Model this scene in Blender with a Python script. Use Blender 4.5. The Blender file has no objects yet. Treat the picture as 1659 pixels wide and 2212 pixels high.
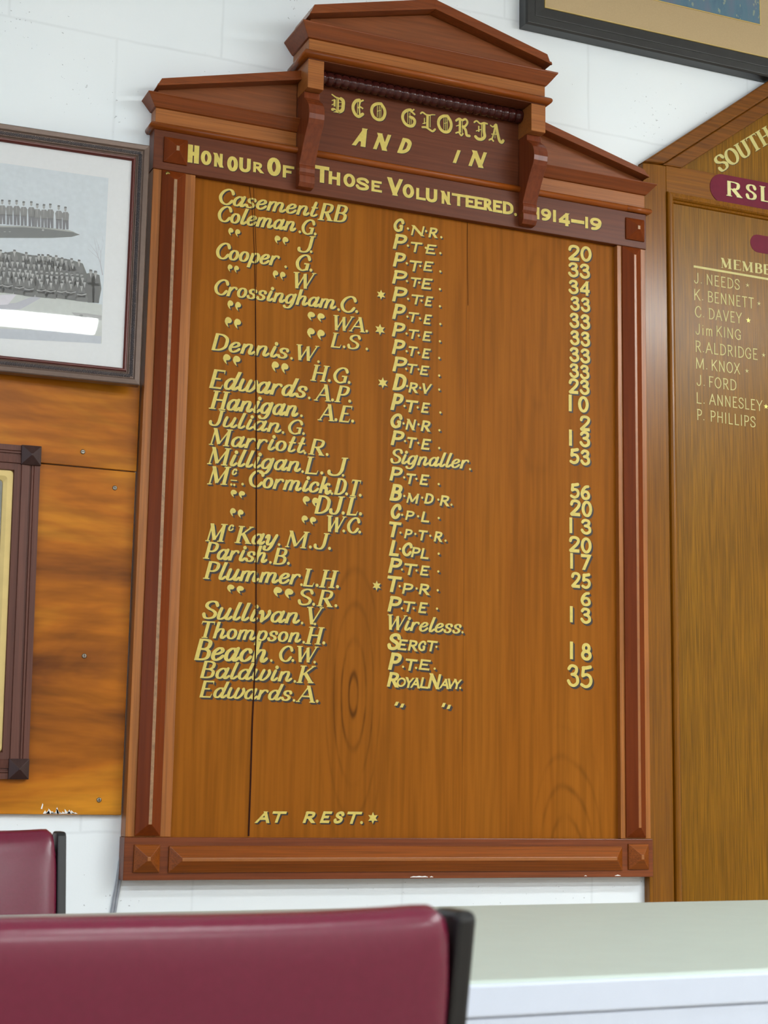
import bpy, bmesh, math, random
from mathutils import Vector, Matrix
R = math.radians
S = bpy.context.scene
COL = S.collection
random.seed(7)

# ------------------------------------------------------------------ camera
PW, PH, FPX = 1659.0, 2212.0, 3536.5
ZB = 0.80                                  # height of the honour board's bottom rail above the floor
YAW, PITCH, ROLL = R(23.0741), R(9.4712), R(0.9815)
CAM = Vector((-0.754, -2.927, 0.0988 + ZB))
_f = Vector((math.sin(YAW)*math.cos(PITCH), math.cos(YAW)*math.cos(PITCH), math.sin(PITCH)))
_r0 = Vector((math.cos(YAW), -math.sin(YAW), 0)); _u0 = _r0.cross(_f)
_r = _r0*math.cos(ROLL) + _u0*math.sin(ROLL); _u = -_r0*math.sin(ROLL) + _u0*math.cos(ROLL)
cd = bpy.data.cameras.new('camera'); cam = bpy.data.objects.new('camera', cd); COL.objects.link(cam)
cam.matrix_world = Matrix(((_r.x, _u.x, -_f.x, CAM.x), (_r.y, _u.y, -_f.y, CAM.y), (_r.z, _u.z, -_f.z, CAM.z), (0, 0, 0, 1)))
cd.sensor_fit = 'HORIZONTAL'; cd.sensor_width = 36.0; cd.lens = FPX/PW*36.0
cd.clip_start = 0.05; cd.clip_end = 60
cd.dof.use_dof = True; cd.dof.focus_distance = 3.25; cd.dof.aperture_fstop = 18.0
S.camera = cam

# ------------------------------------------------------------------ colour management, world
S.view_settings.view_transform = 'Standard'; S.view_settings.look = 'None'
S.view_settings.gamma = 1.0; S.view_settings.use_curve_mapping = False
S.view_settings.exposure = 1.2
LAMP = 30.0                                # radiance of the ceiling diffusers
SKY = 3.0                                  # radiance of the daylight behind the window
wd = bpy.data.worlds.new('world'); S.world = wd; wd.use_nodes = True
wd.node_tree.nodes['Background'].inputs[0].default_value = (0.75, 0.85, 1.0, 1)
wd.node_tree.nodes['Background'].inputs[1].default_value = 0.6

def ray(px, py):
    return _f*FPX + _r*(px - PW/2) - _u*(py - PH/2)
def at(px, py, Y):
    """the point of the vertical plane y = Y seen at a pixel of the photograph, z measured from the board's bottom rail"""
    d = ray(px, py); t = (Y - CAM.y)/d.y; p = CAM + d*t
    return Vector((p.x, p.y, p.z - ZB))

# ------------------------------------------------------------------ materials
def lin(c):
    return tuple(((v/255)/12.92 if v/255 <= 0.04045 else ((v/255+0.055)/1.055)**2.4) for v in c) + (1,)
class NT:
    def __init__(s, name):
        s.m = bpy.data.materials.new(name); s.m.use_nodes = True; s.t = s.m.node_tree; s.n = s.t.nodes
        s.p = s.n['Principled BSDF']
    def add(s, typ, **kw):
        n = s.n.new(typ)
        for k, v in kw.items(): setattr(n, k, v)
        return n
    def link(s, a, b): s.t.links.new(a, b)
    def val(s, sock, v):
        if hasattr(v, 'is_output') or hasattr(v, 'links'): s.link(v, sock)
        else: sock.default_value = v
    def math(s, op, a, b=0.0, c=None, clamp=False):
        n = s.add('ShaderNodeMath', operation=op); n.use_clamp = clamp
        s.val(n.inputs[0], a); s.val(n.inputs[1], b)
        if c is not None: s.val(n.inputs[2], c)
        return n.outputs[0]
    def coords(s): return s.add('ShaderNodeTexCoord').outputs['Object']
    def mapping(s, vec, loc=(0, 0, 0), scale=(1, 1, 1), rot=(0, 0, 0)):
        n = s.add('ShaderNodeMapping'); s.link(vec, n.inputs[0])
        n.inputs[1].default_value = loc; n.inputs[2].default_value = rot; n.inputs[3].default_value = scale
        return n.outputs[0]
    def noise(s, vec, scale=1, detail=3, rough=0.55, dist=0.0):
        n = s.add('ShaderNodeTexNoise'); s.link(vec, n.inputs['Vector'])
        n.inputs['Scale'].default_value = scale; n.inputs['Detail'].default_value = detail
        n.inputs['Roughness'].default_value = rough; n.inputs['Distortion'].default_value = dist
        return n.outputs[0]
    def ramp(s, fac, stops, interp='LINEAR'):
        n = s.add('ShaderNodeValToRGB'); s.link(fac, n.inputs[0]); e = n.color_ramp.elements; n.color_ramp.interpolation = interp
        while len(e) < len(stops): e.new(0.5)
        for i, (p, c) in enumerate(stops): e[i].position = p; e[i].color = c if len(c) == 4 else tuple(c)+(1,)
        return n.outputs[0]
    def mix(s, fac, a, b, mode='MIX'):
        n = s.add('ShaderNodeMix', data_type='RGBA', blend_type=mode)
        s.val(n.inputs[0], fac); s.val(n.inputs[6], a); s.val(n.inputs[7], b)
        return n.outputs[2]
    def bump(s, h, strength=0.2, dist=0.001):
        n = s.add('ShaderNodeBump'); s.link(h, n.inputs['Height']); n.inputs['Strength'].default_value = strength
        n.inputs['Distance'].default_value = dist; s.link(n.outputs[0], s.p.inputs['Normal'])
    def base(s, c): s.val(s.p.inputs['Base Color'], c)
    def set(s, rough=0.5, spec=0.5, metal=0.0, coat=0.0, coat_rough=0.1):
        s.p.inputs['Roughness'].default_value = rough; s.p.inputs['Specular IOR Level'].default_value = spec
        s.p.inputs['Metallic'].default_value = metal; s.p.inputs['Coat Weight'].default_value = coat
        s.p.inputs['Coat Roughness'].default_value = coat_rough
        return s.m

def plain(name, rgb, rough=0.5, spec=0.5, metal=0.0, vary=0.08, scale=60, bump=0.0):
    k = NT(name); v = k.noise(k.coords(), scale, 3)
    c = lin(rgb); lo = tuple(x*(1-vary) for x in c[:3]); hi = tuple(min(1, x*(1+vary)) for x in c[:3])
    k.base(k.ramp(v, [(0.3, lo), (0.7, hi)]))
    if bump: k.bump(v, bump, 0.001)
    return k.set(rough, spec, metal)

def wood(name, light, mid, dark, axis='z', across=26, along=1.3, fine=0.16, rough=0.36, spec=0.3, contrast=0.5, figure=None, seams=None, bump=0.06, coat=0.0):
    """varnished timber: broad bands and fine pores drawn out along one axis; figure = cathedral / knot centres (x, z, aspect, spacing, radius, strength)"""
    k = NT(name); co = k.coords()
    sc = {'z': (1, 1, along/across), 'x': (along/across, 1, 1), 'y': (1, along/across, 1)}[axis]
    warp = k.noise(k.mapping(co, scale=tuple(v*0.35 for v in sc)), across, 2)
    a = k.noise(k.mapping(co, loc=(3.1, 1.7, 5.3), scale=sc), across, 5, 0.6, 0.4)
    b = k.noise(k.mapping(co, loc=(9.2, 0.3, 2.2), scale=tuple(v if v == 1 else v*0.5 for v in sc)), across*9, 2, 0.5)
    big = k.noise(k.mapping(co, scale=tuple(v if v == 1 else 0.3 for v in sc)), 4.0, 2, 0.5)
    f = k.math('ADD', k.math('MULTIPLY', a, 0.6), k.math('MULTIPLY', big, 0.4))
    f = k.math('ADD', k.math('MULTIPLY', k.math('SUBTRACT', f, 0.5), contrast*2), 0.5, clamp=True)
    col = k.ramp(f, [(0.15, lin(dark)), (0.5, lin(mid)), (0.85, lin(light))])
    if figure:
        sep = k.add('ShaderNodeSeparateXYZ'); k.link(co, sep.inputs[0])
        for (x, z, asp, step, rad, st) in figure:
            dx = k.math('SUBTRACT', sep.outputs[0], x); dz = k.math('DIVIDE', k.math('SUBTRACT', sep.outputs[2], z), asp)
            r = k.math('SQRT', k.math('ADD', k.math('MULTIPLY', dx, dx), k.math('MULTIPLY', dz, dz)))
            rr = k.math('ADD', r, k.math('MULTIPLY', k.math('SUBTRACT', warp, 0.5), 0.07))
            s = k.math('SINE', k.math('MULTIPLY', rr, 6.283/step))
            ln = k.math('POWER', k.math('ADD', k.math('MULTIPLY', s, 0.5), 0.5), 6.0)
            mask = k.math('MULTIPLY', k.math('SUBTRACT', 1.0, k.math('DIVIDE', r, rad), clamp=True), k.math('MULTIPLY', k.math('SUBTRACT', k.noise(co, 11, 2), 0.36, clamp=True), 3.2, clamp=True))
            fac = k.math('MULTIPLY', k.math('MULTIPLY', ln, mask), st, clamp=True)
            col = k.mix(fac, col, lin(tuple(v*0.55 for v in dark)))
    if seams:
        sep = k.add('ShaderNodeSeparateXYZ'); k.link(co, sep.inputs[0])
        for (x, w, st) in seams:
            d = k.math('ABSOLUTE', k.math('SUBTRACT', sep.outputs[0], x))
            fac = k.math('MULTIPLY', k.math('SUBTRACT', 1.0, k.math('DIVIDE', d, w), clamp=True), st)
            col = k.mix(fac, col, lin(tuple(v*0.6 for v in dark)))
    pore = k.ramp(b, [(0.35, (1-fine*1.6,)*3), (0.62, (1+fine*0.25,)*3)])
    col = k.mix(1.0, col, pore, 'MULTIPLY')
    k.base(col)
    if bump: k.bump(b, bump, 0.0006)
    return k.set(rough, spec, coat=coat, coat_rough=0.15)

M = {}
M['panel'] = wood('panel_timber', (164, 102, 31), (148, 86, 21), (124, 66, 13), 'z', 11, 0.9, 0.12, 0.45, 0.06, 0.34,
    figure=[(0.44-0.5545, 0.27+0.0766, 4.2, 0.016, 0.08, 0.9), (0.915-0.5545, -0.06+0.0766, 2.8, 0.021, 0.11, 0.9), (0.845-0.5545, 1.05+0.0766, 5.0, 0.03, 0.11, 0.35)],
    seams=[(0.675-0.5545, 0.0012, 0.5)])
M['stile'] = wood('stile_timber', (180, 116, 56), (164, 99, 44), (142, 78, 32), 'z', 24, 1.2, 0.16, 0.3)
M['strip'] = wood('raised_strip_timber', (134, 64, 22), (118, 52, 16), (98, 41, 12), 'z', 14, 1.2, 0.1, 0.36, 0.12)
M['worn'] = plain('worn_ridge', (150, 112, 76), 0.4, vary=0.3, scale=120)
M['worn_rail'] = plain('worn_rail_ridge', (150, 88, 36), 0.3)
M['stripx'] = wood('rail_strip_timber', (158, 86, 22), (138, 70, 16), (108, 52, 13), 'x', 60, 1.2, 0.2, 0.3)
M['header'] = wood('header_timber', (116, 62, 38), (103, 53, 31), (88, 44, 25), 'x', 22, 1.2, 0.12, 0.36, 0.22)
M['rail'] = wood('rail_timber', (136, 70, 30), (120, 58, 25), (98, 46, 20), 'x', 30, 1.2, 0.16, 0.3)
M['frieze'] = wood('frieze_timber', (176, 112, 58), (160, 96, 46), (134, 72, 33), 'x', 40, 1.2, 0.16, 0.3)
M['cornice'] = wood('cornice_timber', (144, 76, 32), (128, 63, 25), (106, 50, 20), 'x', 30, 1.2, 0.12, 0.28)
M['torus'] = wood('bead_timber', (164, 88, 30), (146, 74, 23), (122, 58, 18), 'x', 30, 1.2, 0.1, 0.2)
M['tymp'] = wood('tympanum_timber', (152, 90, 48), (136, 76, 40), (116, 60, 30), 'x', 18, 1.4, 0.14, 0.36)
M['bracket'] = wood('bracket_timber', (132, 66, 34), (116, 54, 27), (96, 42, 21), 'z', 18, 1.4, 0.12, 0.26)
M['bobbin'] = wood('bobbin_timber', (78, 32, 26), (66, 26, 22), (54, 20, 18), 'x', 20, 1.2, 0.05, 0.16)
M['oak'] = wood('right_board_frame_timber', (152, 98, 14), (134, 82, 8), (110, 62, 6), 'z', 50, 1.5, 0.18, 0.22, 0.25, contrast=0.36)
M['oakx'] = wood('right_board_rail_timber', (152, 97, 12), (134, 80, 7), (112, 60, 5), 'x', 50, 1.5, 0.14, 0.24, 0.25, contrast=0.36)
M['rake'] = wood('right_board_rake_timber', (136, 84, 20), (119, 69, 14), (98, 53, 9), 'x', 30, 2.0, 0.18, 0.3, 0.22)
M['oakpanel'] = wood('right_board_veneer', (154, 109, 14), (134, 89, 7), (104, 64, 4), 'z', 70, 2.0, 0.26, 0.28, 0.18, contrast=0.34, bump=0.3)
M['plank'] = wood('backing_plank_timber', (210, 140, 34), (178, 102, 20), (90, 44, 18), 'x', 6, 1.7, 0.16, 0.3, 0.15, 1.2)
M['darkframe'] = wood('dark_frame_timber', (110, 68, 56), (98, 58, 47), (80, 46, 38), 'z', 30, 1.2, 0.14, 0.45)
M['darkblock'] = wood('dark_block_timber', (66, 42, 38), (58, 36, 33), (48, 30, 28), 'z', 30, 1.2, 0.1, 0.42)
M['slat'] = plain('dusty_slat', (150, 136, 120), 0.7)
M['gold'] = plain('gold_paint', (208, 186, 92), 0.5, 0.4, vary=0.10, scale=90)
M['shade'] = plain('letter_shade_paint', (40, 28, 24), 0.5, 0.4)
M['goldbright'] = plain('bright_gold_foil', (236, 226, 110), 0.4)
M['pale'] = plain('pale_gold_vinyl', (196, 184, 112), 0.45, 0.4)
M['cream'] = plain('cream_gold_vinyl', (216, 206, 142), 0.45, 0.4)
M['maroon'] = plain('maroon_enamel', (108, 24, 46), 0.5, 0.15)
M['crack'] = plain('crack_dark', (50, 24, 15), 0.9, 0.1)
M['brass'] = plain('aged_brass', (150, 130, 70), 0.25, 0.5, 1.0)
M['steel'] = plain('screw_steel', (150, 145, 135), 0.35, 0.5, 1.0)
M['goldslip'] = plain('gilt_slip', (206, 180, 116), 0.42, 0.4, 0.15, 0.05, 40)
M['picframe'] = plain('bronze_brown_frame', (108, 89, 79), 0.34, 0.5, 0.25, 0.08, 80)
M['rope'] = plain('dark_rope_moulding', (72, 66, 70), 0.35, 0.5, 0.2)
M['slip'] = plain('red_brown_slip', (92, 40, 34), 0.3, 0.5)
M['mat'] = plain('white_mat_board', (250, 251, 253), 0.7, 0.2, vary=0.015, scale=200)
M['beigemat'] = plain('beige_mat_board', (190, 166, 128), 0.75, 0.2, vary=0.03, scale=300)
M['charcoal'] = plain('charcoal_frame', (42, 42, 42), 0.35, 0.5, vary=0.12, scale=30)
M['vinyl'] = plain('maroon_vinyl', (104, 25, 51), 0.27, 0.5, vary=0.05, scale=220, bump=0.12)
M['black'] = plain('black_plastic', (24, 24, 26), 0.4, 0.5)
M['blacksteel'] = plain('black_steel_tube', (22, 22, 24), 0.3, 0.5)
M['laminate'] = plain('cream_laminate', (190, 202, 194), 0.42, 0.4, vary=0.02, scale=25)
M['edge'] = plain('white_edging', (204, 212, 228), 0.4, 0.5, vary=0.01)
M['whitemetal'] = plain('white_enamel', (230, 230, 228), 0.4)
M['cable'] = plain('grey_cable_sheath', (150, 154, 162), 0.5)
M['whitepaint'] = plain('white_gloss_paint', (236, 236, 234), 0.5, vary=0.02)
M['beigewall'] = plain('beige_wall_paint', (140, 122, 104), 0.9, 0.1, vary=0.02)
M['ceiling'] = plain('ceiling_paint', (232, 232, 228), 0.9, 0.1, vary=0.01)
M['floor'] = plain('floor_vinyl', (150, 140, 126), 0.5, 0.4, vary=0.12, scale=12)
M['tan'] = plain('tan_wall_paint', (220, 214, 204), 0.9, 0.1, vary=0.02)

def emit(name, rgb, strength):
    k = NT(name); k.n.remove(k.p); e = k.add('ShaderNodeEmission'); e.inputs[0].default_value = rgb + (1,); e.inputs[1].default_value = strength
    k.link(e.outputs[0], k.n['Material Output'].inputs[0]); return k.m
M['diffuser'] = emit('lit_diffuser', (0.93, 0.985, 1.0), LAMP)
M['daylight'] = emit('window_daylight', (0.62, 0.78, 1.0), SKY)

def glass():
    k = NT('picture_glass'); k.n.remove(k.p)
    t = k.add('ShaderNodeBsdfTransparent'); g = k.add('ShaderNodeBsdfGlossy'); g.inputs['Roughness'].default_value = 0.015
    fr = k.add('ShaderNodeFresnel'); fr.inputs[0].default_value = 1.36
    mx = k.add('ShaderNodeMixShader'); k.link(fr.outputs[0], mx.inputs[0]); k.link(t.outputs[0], mx.inputs[1]); k.link(g.outputs[0], mx.inputs[2])
    k.link(mx.outputs[0], k.n['Material Output'].inputs[0]); return k.m
M['glass'] = glass()

def block_wall():
    """white painted concrete blocks: faint joints, pinholes and a few specks of dirt"""
    k = NT('painted_blockwork'); co = k.coords()
    sep = k.add('ShaderNodeSeparateXYZ'); k.link(co, sep.inputs[0])
    w = k.noise(co, 6, 2); wob = k.math('MULTIPLY', k.math('SUBTRACT', w, 0.5), 0.012)
    cmb = k.add('ShaderNodeCombineXYZ')
    k.link(k.math('ADD', k.math('SUBTRACT', sep.outputs[0], 0.3475-0.421*20), wob), cmb.inputs[0])
    k.link(k.math('ADD', k.math('SUBTRACT', sep.outputs[2], 1.522+ZB-0.2166*20), wob), cmb.inputs[1])
    b = k.add('ShaderNodeTexBrick'); b.offset = 0.5; b.offset_frequency = 2; b.squash = 1.0
    k.link(cmb.outputs[0], b.inputs['Vector'])
    b.inputs['Color1'].default_value = b.inputs['Color2'].default_value = (1, 1, 1, 1); b.inputs['Mortar'].default_value = (0, 0, 0, 1)
    b.inputs['Scale'].default_value = 1.0; b.inputs['Mortar Size'].default_value = 0.0045; b.inputs['Mortar Smooth'].default_value = 1.0
    b.inputs['Brick Width'].default_value = 0.421; b.inputs['Row Height'].default_value = 0.2166
    patch = k.noise(co, 2.4, 3)
    col = k.ramp(patch, [(0.3, lin((236, 243, 248))), (0.7, lin((243, 248, 251)))])
    jfac = k.math('MULTIPLY', k.math('SUBTRACT', 1.0, b.outputs['Color']), k.math('MULTIPLY', k.noise(co, 9, 3), 0.22))
    col = k.mix(jfac, col, lin((150, 156, 160)))
    sp = k.noise(co, 120, 2, 0.6); cl = k.noise(co, 5, 2)
    fl = k.math('MULTIPLY', k.math('GREATER_THAN', k.math('ADD', sp, k.math('MULTIPLY', cl, 0.40)), 0.935), 0.45)
    col = k.mix(fl, col, lin((120, 124, 130)))
    k.base(col)
    h = k.math('ADD', k.math('MULTIPLY', b.outputs['Color'], 0.6), k.math('MULTIPLY', k.noise(co, 160, 3), 0.35))
    k.bump(h, 0.22, 0.0016)
    return k.set(0.55, 0.35)
M['wall'] = block_wall()

# ------------------------------------------------------------------ mesh helpers
class MB:
    def __init__(s): s.v = []; s.f = []; s.m = []; s.sm = []
    def face(s, idx, mat=0, smooth=False): s.f.append(tuple(idx)); s.m.append(mat); s.sm.append(smooth)
    def poly(s, pts, mat=0):
        b = len(s.v); s.v += [tuple(p) for p in pts]; s.face(range(b, b+len(pts)), mat)
    def box(s, x0, x1, y0, y1, z0, z1, mat=0):
        b = len(s.v)
        s.v += [(x, y, z) for x in (x0, x1) for y in (y0, y1) for z in (z0, z1)]
        for q in ((0, 1, 3, 2), (4, 6, 7, 5), (0, 4, 5, 1), (2, 3, 7, 6), (0, 2, 6, 4), (1, 5, 7, 3)): s.face([b+i for i in q], mat)
        return s
    def prism_y(s, pts, y0, y1, mat=0):
        n = len(pts); b = len(s.v)
        s.v += [(x, y0, z) for x, z in pts] + [(x, y1, z) for x, z in pts]
        s.face(range(b, b+n), mat); s.face(reversed(range(b+n, b+2*n)), mat)
        for i in range(n): j = (i+1) % n; s.face((b+i, b+n+i, b+n+j, b+j), mat)
        return s
    def prism_x(s, pts, x0, x1, mat=0, smooth=False):
        n = len(pts); b = len(s.v)
        s.v += [(x0, y, z) for y, z in pts] + [(x1, y, z) for y, z in pts]
        s.face(range(b, b+n), mat); s.face(reversed(range(b+n, b+2*n)), mat)
        for i in range(n): j = (i+1) % n; s.face((b+i, b+n+i, b+n+j, b+j), mat, smooth)
        return s
    def frustum(s, x0, x1, z0, z1, y, h, e=0.003, top=0.006, mat=0, tipmat=0):
        """hipped raised block on the plane y, standing h proud towards -y, with a low upright edge e and a flat tip"""
        i = (min(x1-x0, z1-z0) - top)/2
        rings = [(x0, x1, z0, z1, y), (x0, x1, z0, z1, y-e), (x0+i, x1-i, z0+i, z1-i, y-h)]
        b = len(s.v)
        for a, c, d, f, yy in rings: s.v += [(a, yy, d), (c, yy, d), (c, yy, f), (a, yy, f)]
        for k in range(2):
            for q in range(4): r = (q+1) % 4; s.face((b+4*k+q, b+4*k+r, b+4*k+4+r, b+4*k+4+q), mat)
        s.face((b+8, b+9, b+10, b+11), tipmat); s.face((b+3, b+2, b+1, b), mat)
        return s
    def molding(s, prof, x0, x1, yf, yb, left=True, right=True, mat=0, smooth=False):
        """profile of (projection, z) run along the front and mitred round the ends back to yb"""
        b = len(s.v); n = len(prof)
        for o, z in prof:
            a, c = x0-(o if left else 0), x1+(o if right else 0)
            s.v += [(a, yb, z), (a, yf-o, z), (c, yf-o, z), (c, yb, z)]
        for k in range(n-1):
            for q in range(3): s.face((b+4*k+q, b+4*k+q+1, b+4*k+5+q, b+4*k+4+q), mat, smooth)
            s.face((b+4*k+3, b+4*k, b+4*k+4, b+4*k+7), mat)
        s.face((b+3, b+2, b+1, b), mat); s.face([b+4*(n-1)+q for q in range(4)], mat)
        return s
    def frame(s, w, h, prof, mats=None, smooth=False):
        """mitred picture-frame loop, centred on the origin; profile of (inset, y)"""
        b = len(s.v); n = len(prof)
        for d, y in prof: s.v += [(-w/2+d, y, -h/2+d), (w/2-d, y, -h/2+d), (w/2-d, y, h/2-d), (-w/2+d, y, h/2-d)]
        for k in range(n-1):
            for q in range(4):
                r = (q+1) % 4; s.face((b+4*k+q, b+4*k+r, b+4*k+4+r, b+4*k+4+q), mats[k] if mats else 0, smooth)
        return s
    def tube(s, pts, rad, seg=12, mat=0, smooth=True, caps=True):
        P = [Vector(p) for p in pts]; rr = rad if isinstance(rad, (list, tuple)) else [rad]*len(P); b = len(s.v); up = None
        for i, p in enumerate(P):
            t = (P[min(i+1, len(P)-1)] - P[max(i-1, 0)]).normalized()
            if up is None: up = t.orthogonal().normalized()
            up = (up - t*up.dot(t)).normalized(); w = t.cross(up)
            s.v += [tuple(p + (up*math.cos(2*math.pi*k/seg) + w*math.sin(2*math.pi*k/seg))*rr[i]) for k in range(seg)]
        for i in range(len(P)-1):
            for k in range(seg): j = (k+1) % seg; s.face((b+i*seg+k, b+i*seg+j, b+(i+1)*seg+j, b+(i+1)*seg+k), mat, smooth)
        if caps:
            s.face(reversed(range(b, b+seg)), mat); s.face(range(b+(len(P)-1)*seg, b+len(P)*seg), mat)
        return s
    def build(s, name, mats, parent=None, local=False, bevel=0.0, normals=True, seg=2):
        me = bpy.data.meshes.new(name)
        off = Vector((0, 0, 0))
        if parent is not None and not local:
            q = parent
            while q is not None: off += q.location; q = q.parent
        me.from_pydata([tuple(Vector(v)-off) for v in s.v], [], s.f)
        for m in (mats if isinstance(mats, (list, tuple)) else [mats]): me.materials.append(m)
        me.polygons.foreach_set('material_index', s.m); me.polygons.foreach_set('use_smooth', s.sm)
        if normals:
            bm = bmesh.new(); bm.from_mesh(me); bmesh.ops.recalc_face_normals(bm, faces=bm.faces); bm.to_mesh(me); bm.free()
        me.update()
        o = bpy.data.objects.new(name, me); COL.objects.link(o); o.parent = parent
        if bevel:
            md = o.modifiers.new('edge', 'BEVEL'); md.width = bevel; md.segments = seg; md.limit_method = 'ANGLE'; md.angle_limit = R(30)
        return o
def thing(name, loc, label, cat, group=None, rz=0.0):
    o = bpy.data.objects.new(name, None); COL.objects.link(o); o.location = loc; o.rotation_euler = (0, 0, rz)
    o.empty_display_size = 0.1
    return tag(o, label, cat, group)
def tag(o, label, cat, group=None):
    o['label'] = label; o['category'] = cat
    if group: o['group'] = group
    return o
def structure(o): o['kind'] = 'structure'; return o
def zb(mb, dz=ZB):
    mb.v = [(x, y, z+dz) for x, y, z in mb.v]; return mb
def dup(root, loc, label, rz=0.0):
    r = root.copy(); COL.objects.link(r); r.location = loc; r.rotation_euler = (0, 0, rz); r['label'] = label
    for ch in list(root.children):
        c = ch.copy(); COL.objects.link(c); c.parent = r
        for g in list(ch.children):
            d = g.copy(); COL.objects.link(d); d.parent = c
    return r

# ------------------------------------------------------------------ hand lettering (every letter is brush strokes)
def ell(cx, cy, rx, ry, a0=0, a1=360, n=20):
    return [(cx+rx*math.cos(R(a0+(a1-a0)*i/n)), cy+ry*math.sin(R(a0+(a1-a0)*i/n))) for i in range(n+1)]
# stroke = (kind, points, weight, serifs): kind l polyline / c smooth curve / o closed loop / d dot; weight None follows the brush angle
C_ = [(.65, .74), (.55, .93), (.37, 1), (.15, .84), (.04, .5), (.15, .16), (.37, 0), (.56, .06), (.67, .26)]
S_ = [(.56, .78), (.46, .96), (.29, 1), (.12, .9), (.09, .72), (.22, .57), (.42, .46), (.55, .3), (.5, .09), (.3, 0), (.13, .05), (.04, .24)]
CAPS = {
 'A': (.76, [('l', [(.38, 1), (.04, 0)], 't', 2), ('l', [(.38, 1), (.72, 0)], 'T', 2), ('l', [(.14, .34), (.62, .34)], 't', 0)]),
 'B': (.64, [('l', [(.12, 1), (.12, 0)], 'T', 0), ('c', [(.08, 1), (.38, .99), (.53, .88), (.52, .66), (.38, .54), (.12, .53)], None, 0), ('c', [(.12, .53), (.42, .51), (.58, .38), (.57, .13), (.4, .01), (.08, 0)], None, 0)]),
 'C': (.7, [('c', C_, None, 0)]),
 'D': (.72, [('l', [(.12, 1), (.12, 0)], 'T', 0), ('c', [(.08, 1), (.4, .97), (.62, .78), (.66, .5), (.62, .22), (.4, .03), (.08, 0)], None, 0)]),
 'E': (.6, [('l', [(.12, 1), (.12, 0)], 'T', 0), ('l', [(.06, 1), (.56, 1)], 't', 4), ('l', [(.12, .52), (.46, .52)], 't', 0), ('l', [(.06, 0), (.58, 0)], 't', 5)]),
 'F': (.56, [('l', [(.12, 1), (.12, 0)], 'T', 2), ('l', [(.06, 1), (.56, 1)], 't', 4), ('l', [(.12, .5), (.44, .5)], 't', 0)]),
 'G': (.72, [('c', C_[:-1]+[(.62, .12)], None, 0), ('l', [(.62, .44), (.62, .02)], 'T', 0), ('l', [(.42, .44), (.7, .44)], 't', 0)]),
 'H': (.74, [('l', [(.12, 1), (.12, 0)], 'T', 3), ('l', [(.62, 1), (.62, 0)], 'T', 3), ('l', [(.12, .52), (.62, .52)], 't', 0)]),
 'I': (.26, [('l', [(.12, 1), (.12, 0)], 'T', 3)]),
 'J': (.56, [('c', [(.42, 1), (.42, .6), (.41, .25), (.33, .04), (.18, 0), (.06, .08), (.02, .22)], None, 1)]),
 'K': (.72, [('l', [(.12, 1), (.12, 0)], 'T', 3), ('l', [(.62, 1), (.13, .4)], 't', 1), ('l', [(.28, .58), (.66, 0)], 'T', 2)]),
 'L': (.56, [('l', [(.12, 1), (.12, 0)], 'T', 1), ('l', [(.06, 0), (.54, 0)], 't', 5)]),
 'M': (.94, [('l', [(.12, 1), (.1, 0)], 't', 2), ('l', [(.12, 1), (.46, .06)], 'T', 0), ('l', [(.8, 1), (.46, .06)], 't', 0), ('l', [(.8, 1), (.82, 0)], 'T', 3)]),
 'N': (.78, [('l', [(.12, 1), (.12, 0)], 't', 2), ('l', [(.12, 1), (.64, 0)], 'T', 0), ('l', [(.64, 1), (.64, 0)], 't', 1)]),
 'O': (.76, [('o', ell(.37, .5, .33, .5), None, 0)]),
 'P': (.6, [('l', [(.12, 1), (.12, 0)], 'T', 2), ('c', [(.08, 1), (.4, .98), (.55, .86), (.53, .6), (.38, .46), (.12, .45)], None, 0)]),
 'R': (.68, [('l', [(.12, 1), (.12, 0)], 'T', 2), ('c', [(.08, 1), (.4, .98), (.54, .87), (.52, .62), (.38, .49), (.12, .48)], None, 0), ('l', [(.3, .5), (.6, 0)], 'T', 2)]),
 'S': (.6, [('c', S_, None, 0)]),
 'T': (.66, [('l', [(.01, 1), (.65, 1)], 't', 7), ('l', [(.33, 1), (.33, 0)], 'T', 2)]),
 'U': (.72, [('c', [(.12, 1), (.12, .5), (.14, .18), (.26, .01), (.44, .01), (.58, .18), (.6, .5), (.6, 1)], None, 3)]),
 'V': (.7, [('l', [(.04, 1), (.34, 0)], 'T', 1), ('l', [(.66, 1), (.34, 0)], 't', 1)]),
 'W': (1.0, [('l', [(.04, 1), (.26, 0)], 'T', 1), ('l', [(.52, .96), (.26, 0)], 't', 0), ('l', [(.5, .96), (.7, 0)], 'T', 0), ('l', [(.97, 1), (.7, 0)], 't', 1)]),
 'X': (.68, [('l', [(.04, 1), (.62, 0)], 'T', 3), ('l', [(.6, 1), (.04, 0)], 't', 3)]),
 'Y': (.68, [('l', [(.03, 1), (.34, .46)], 'T', 1), ('l', [(.65, 1), (.34, .46)], 't', 1), ('l', [(.34, .5), (.34, 0)], 'T', 2)]),
}
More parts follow.
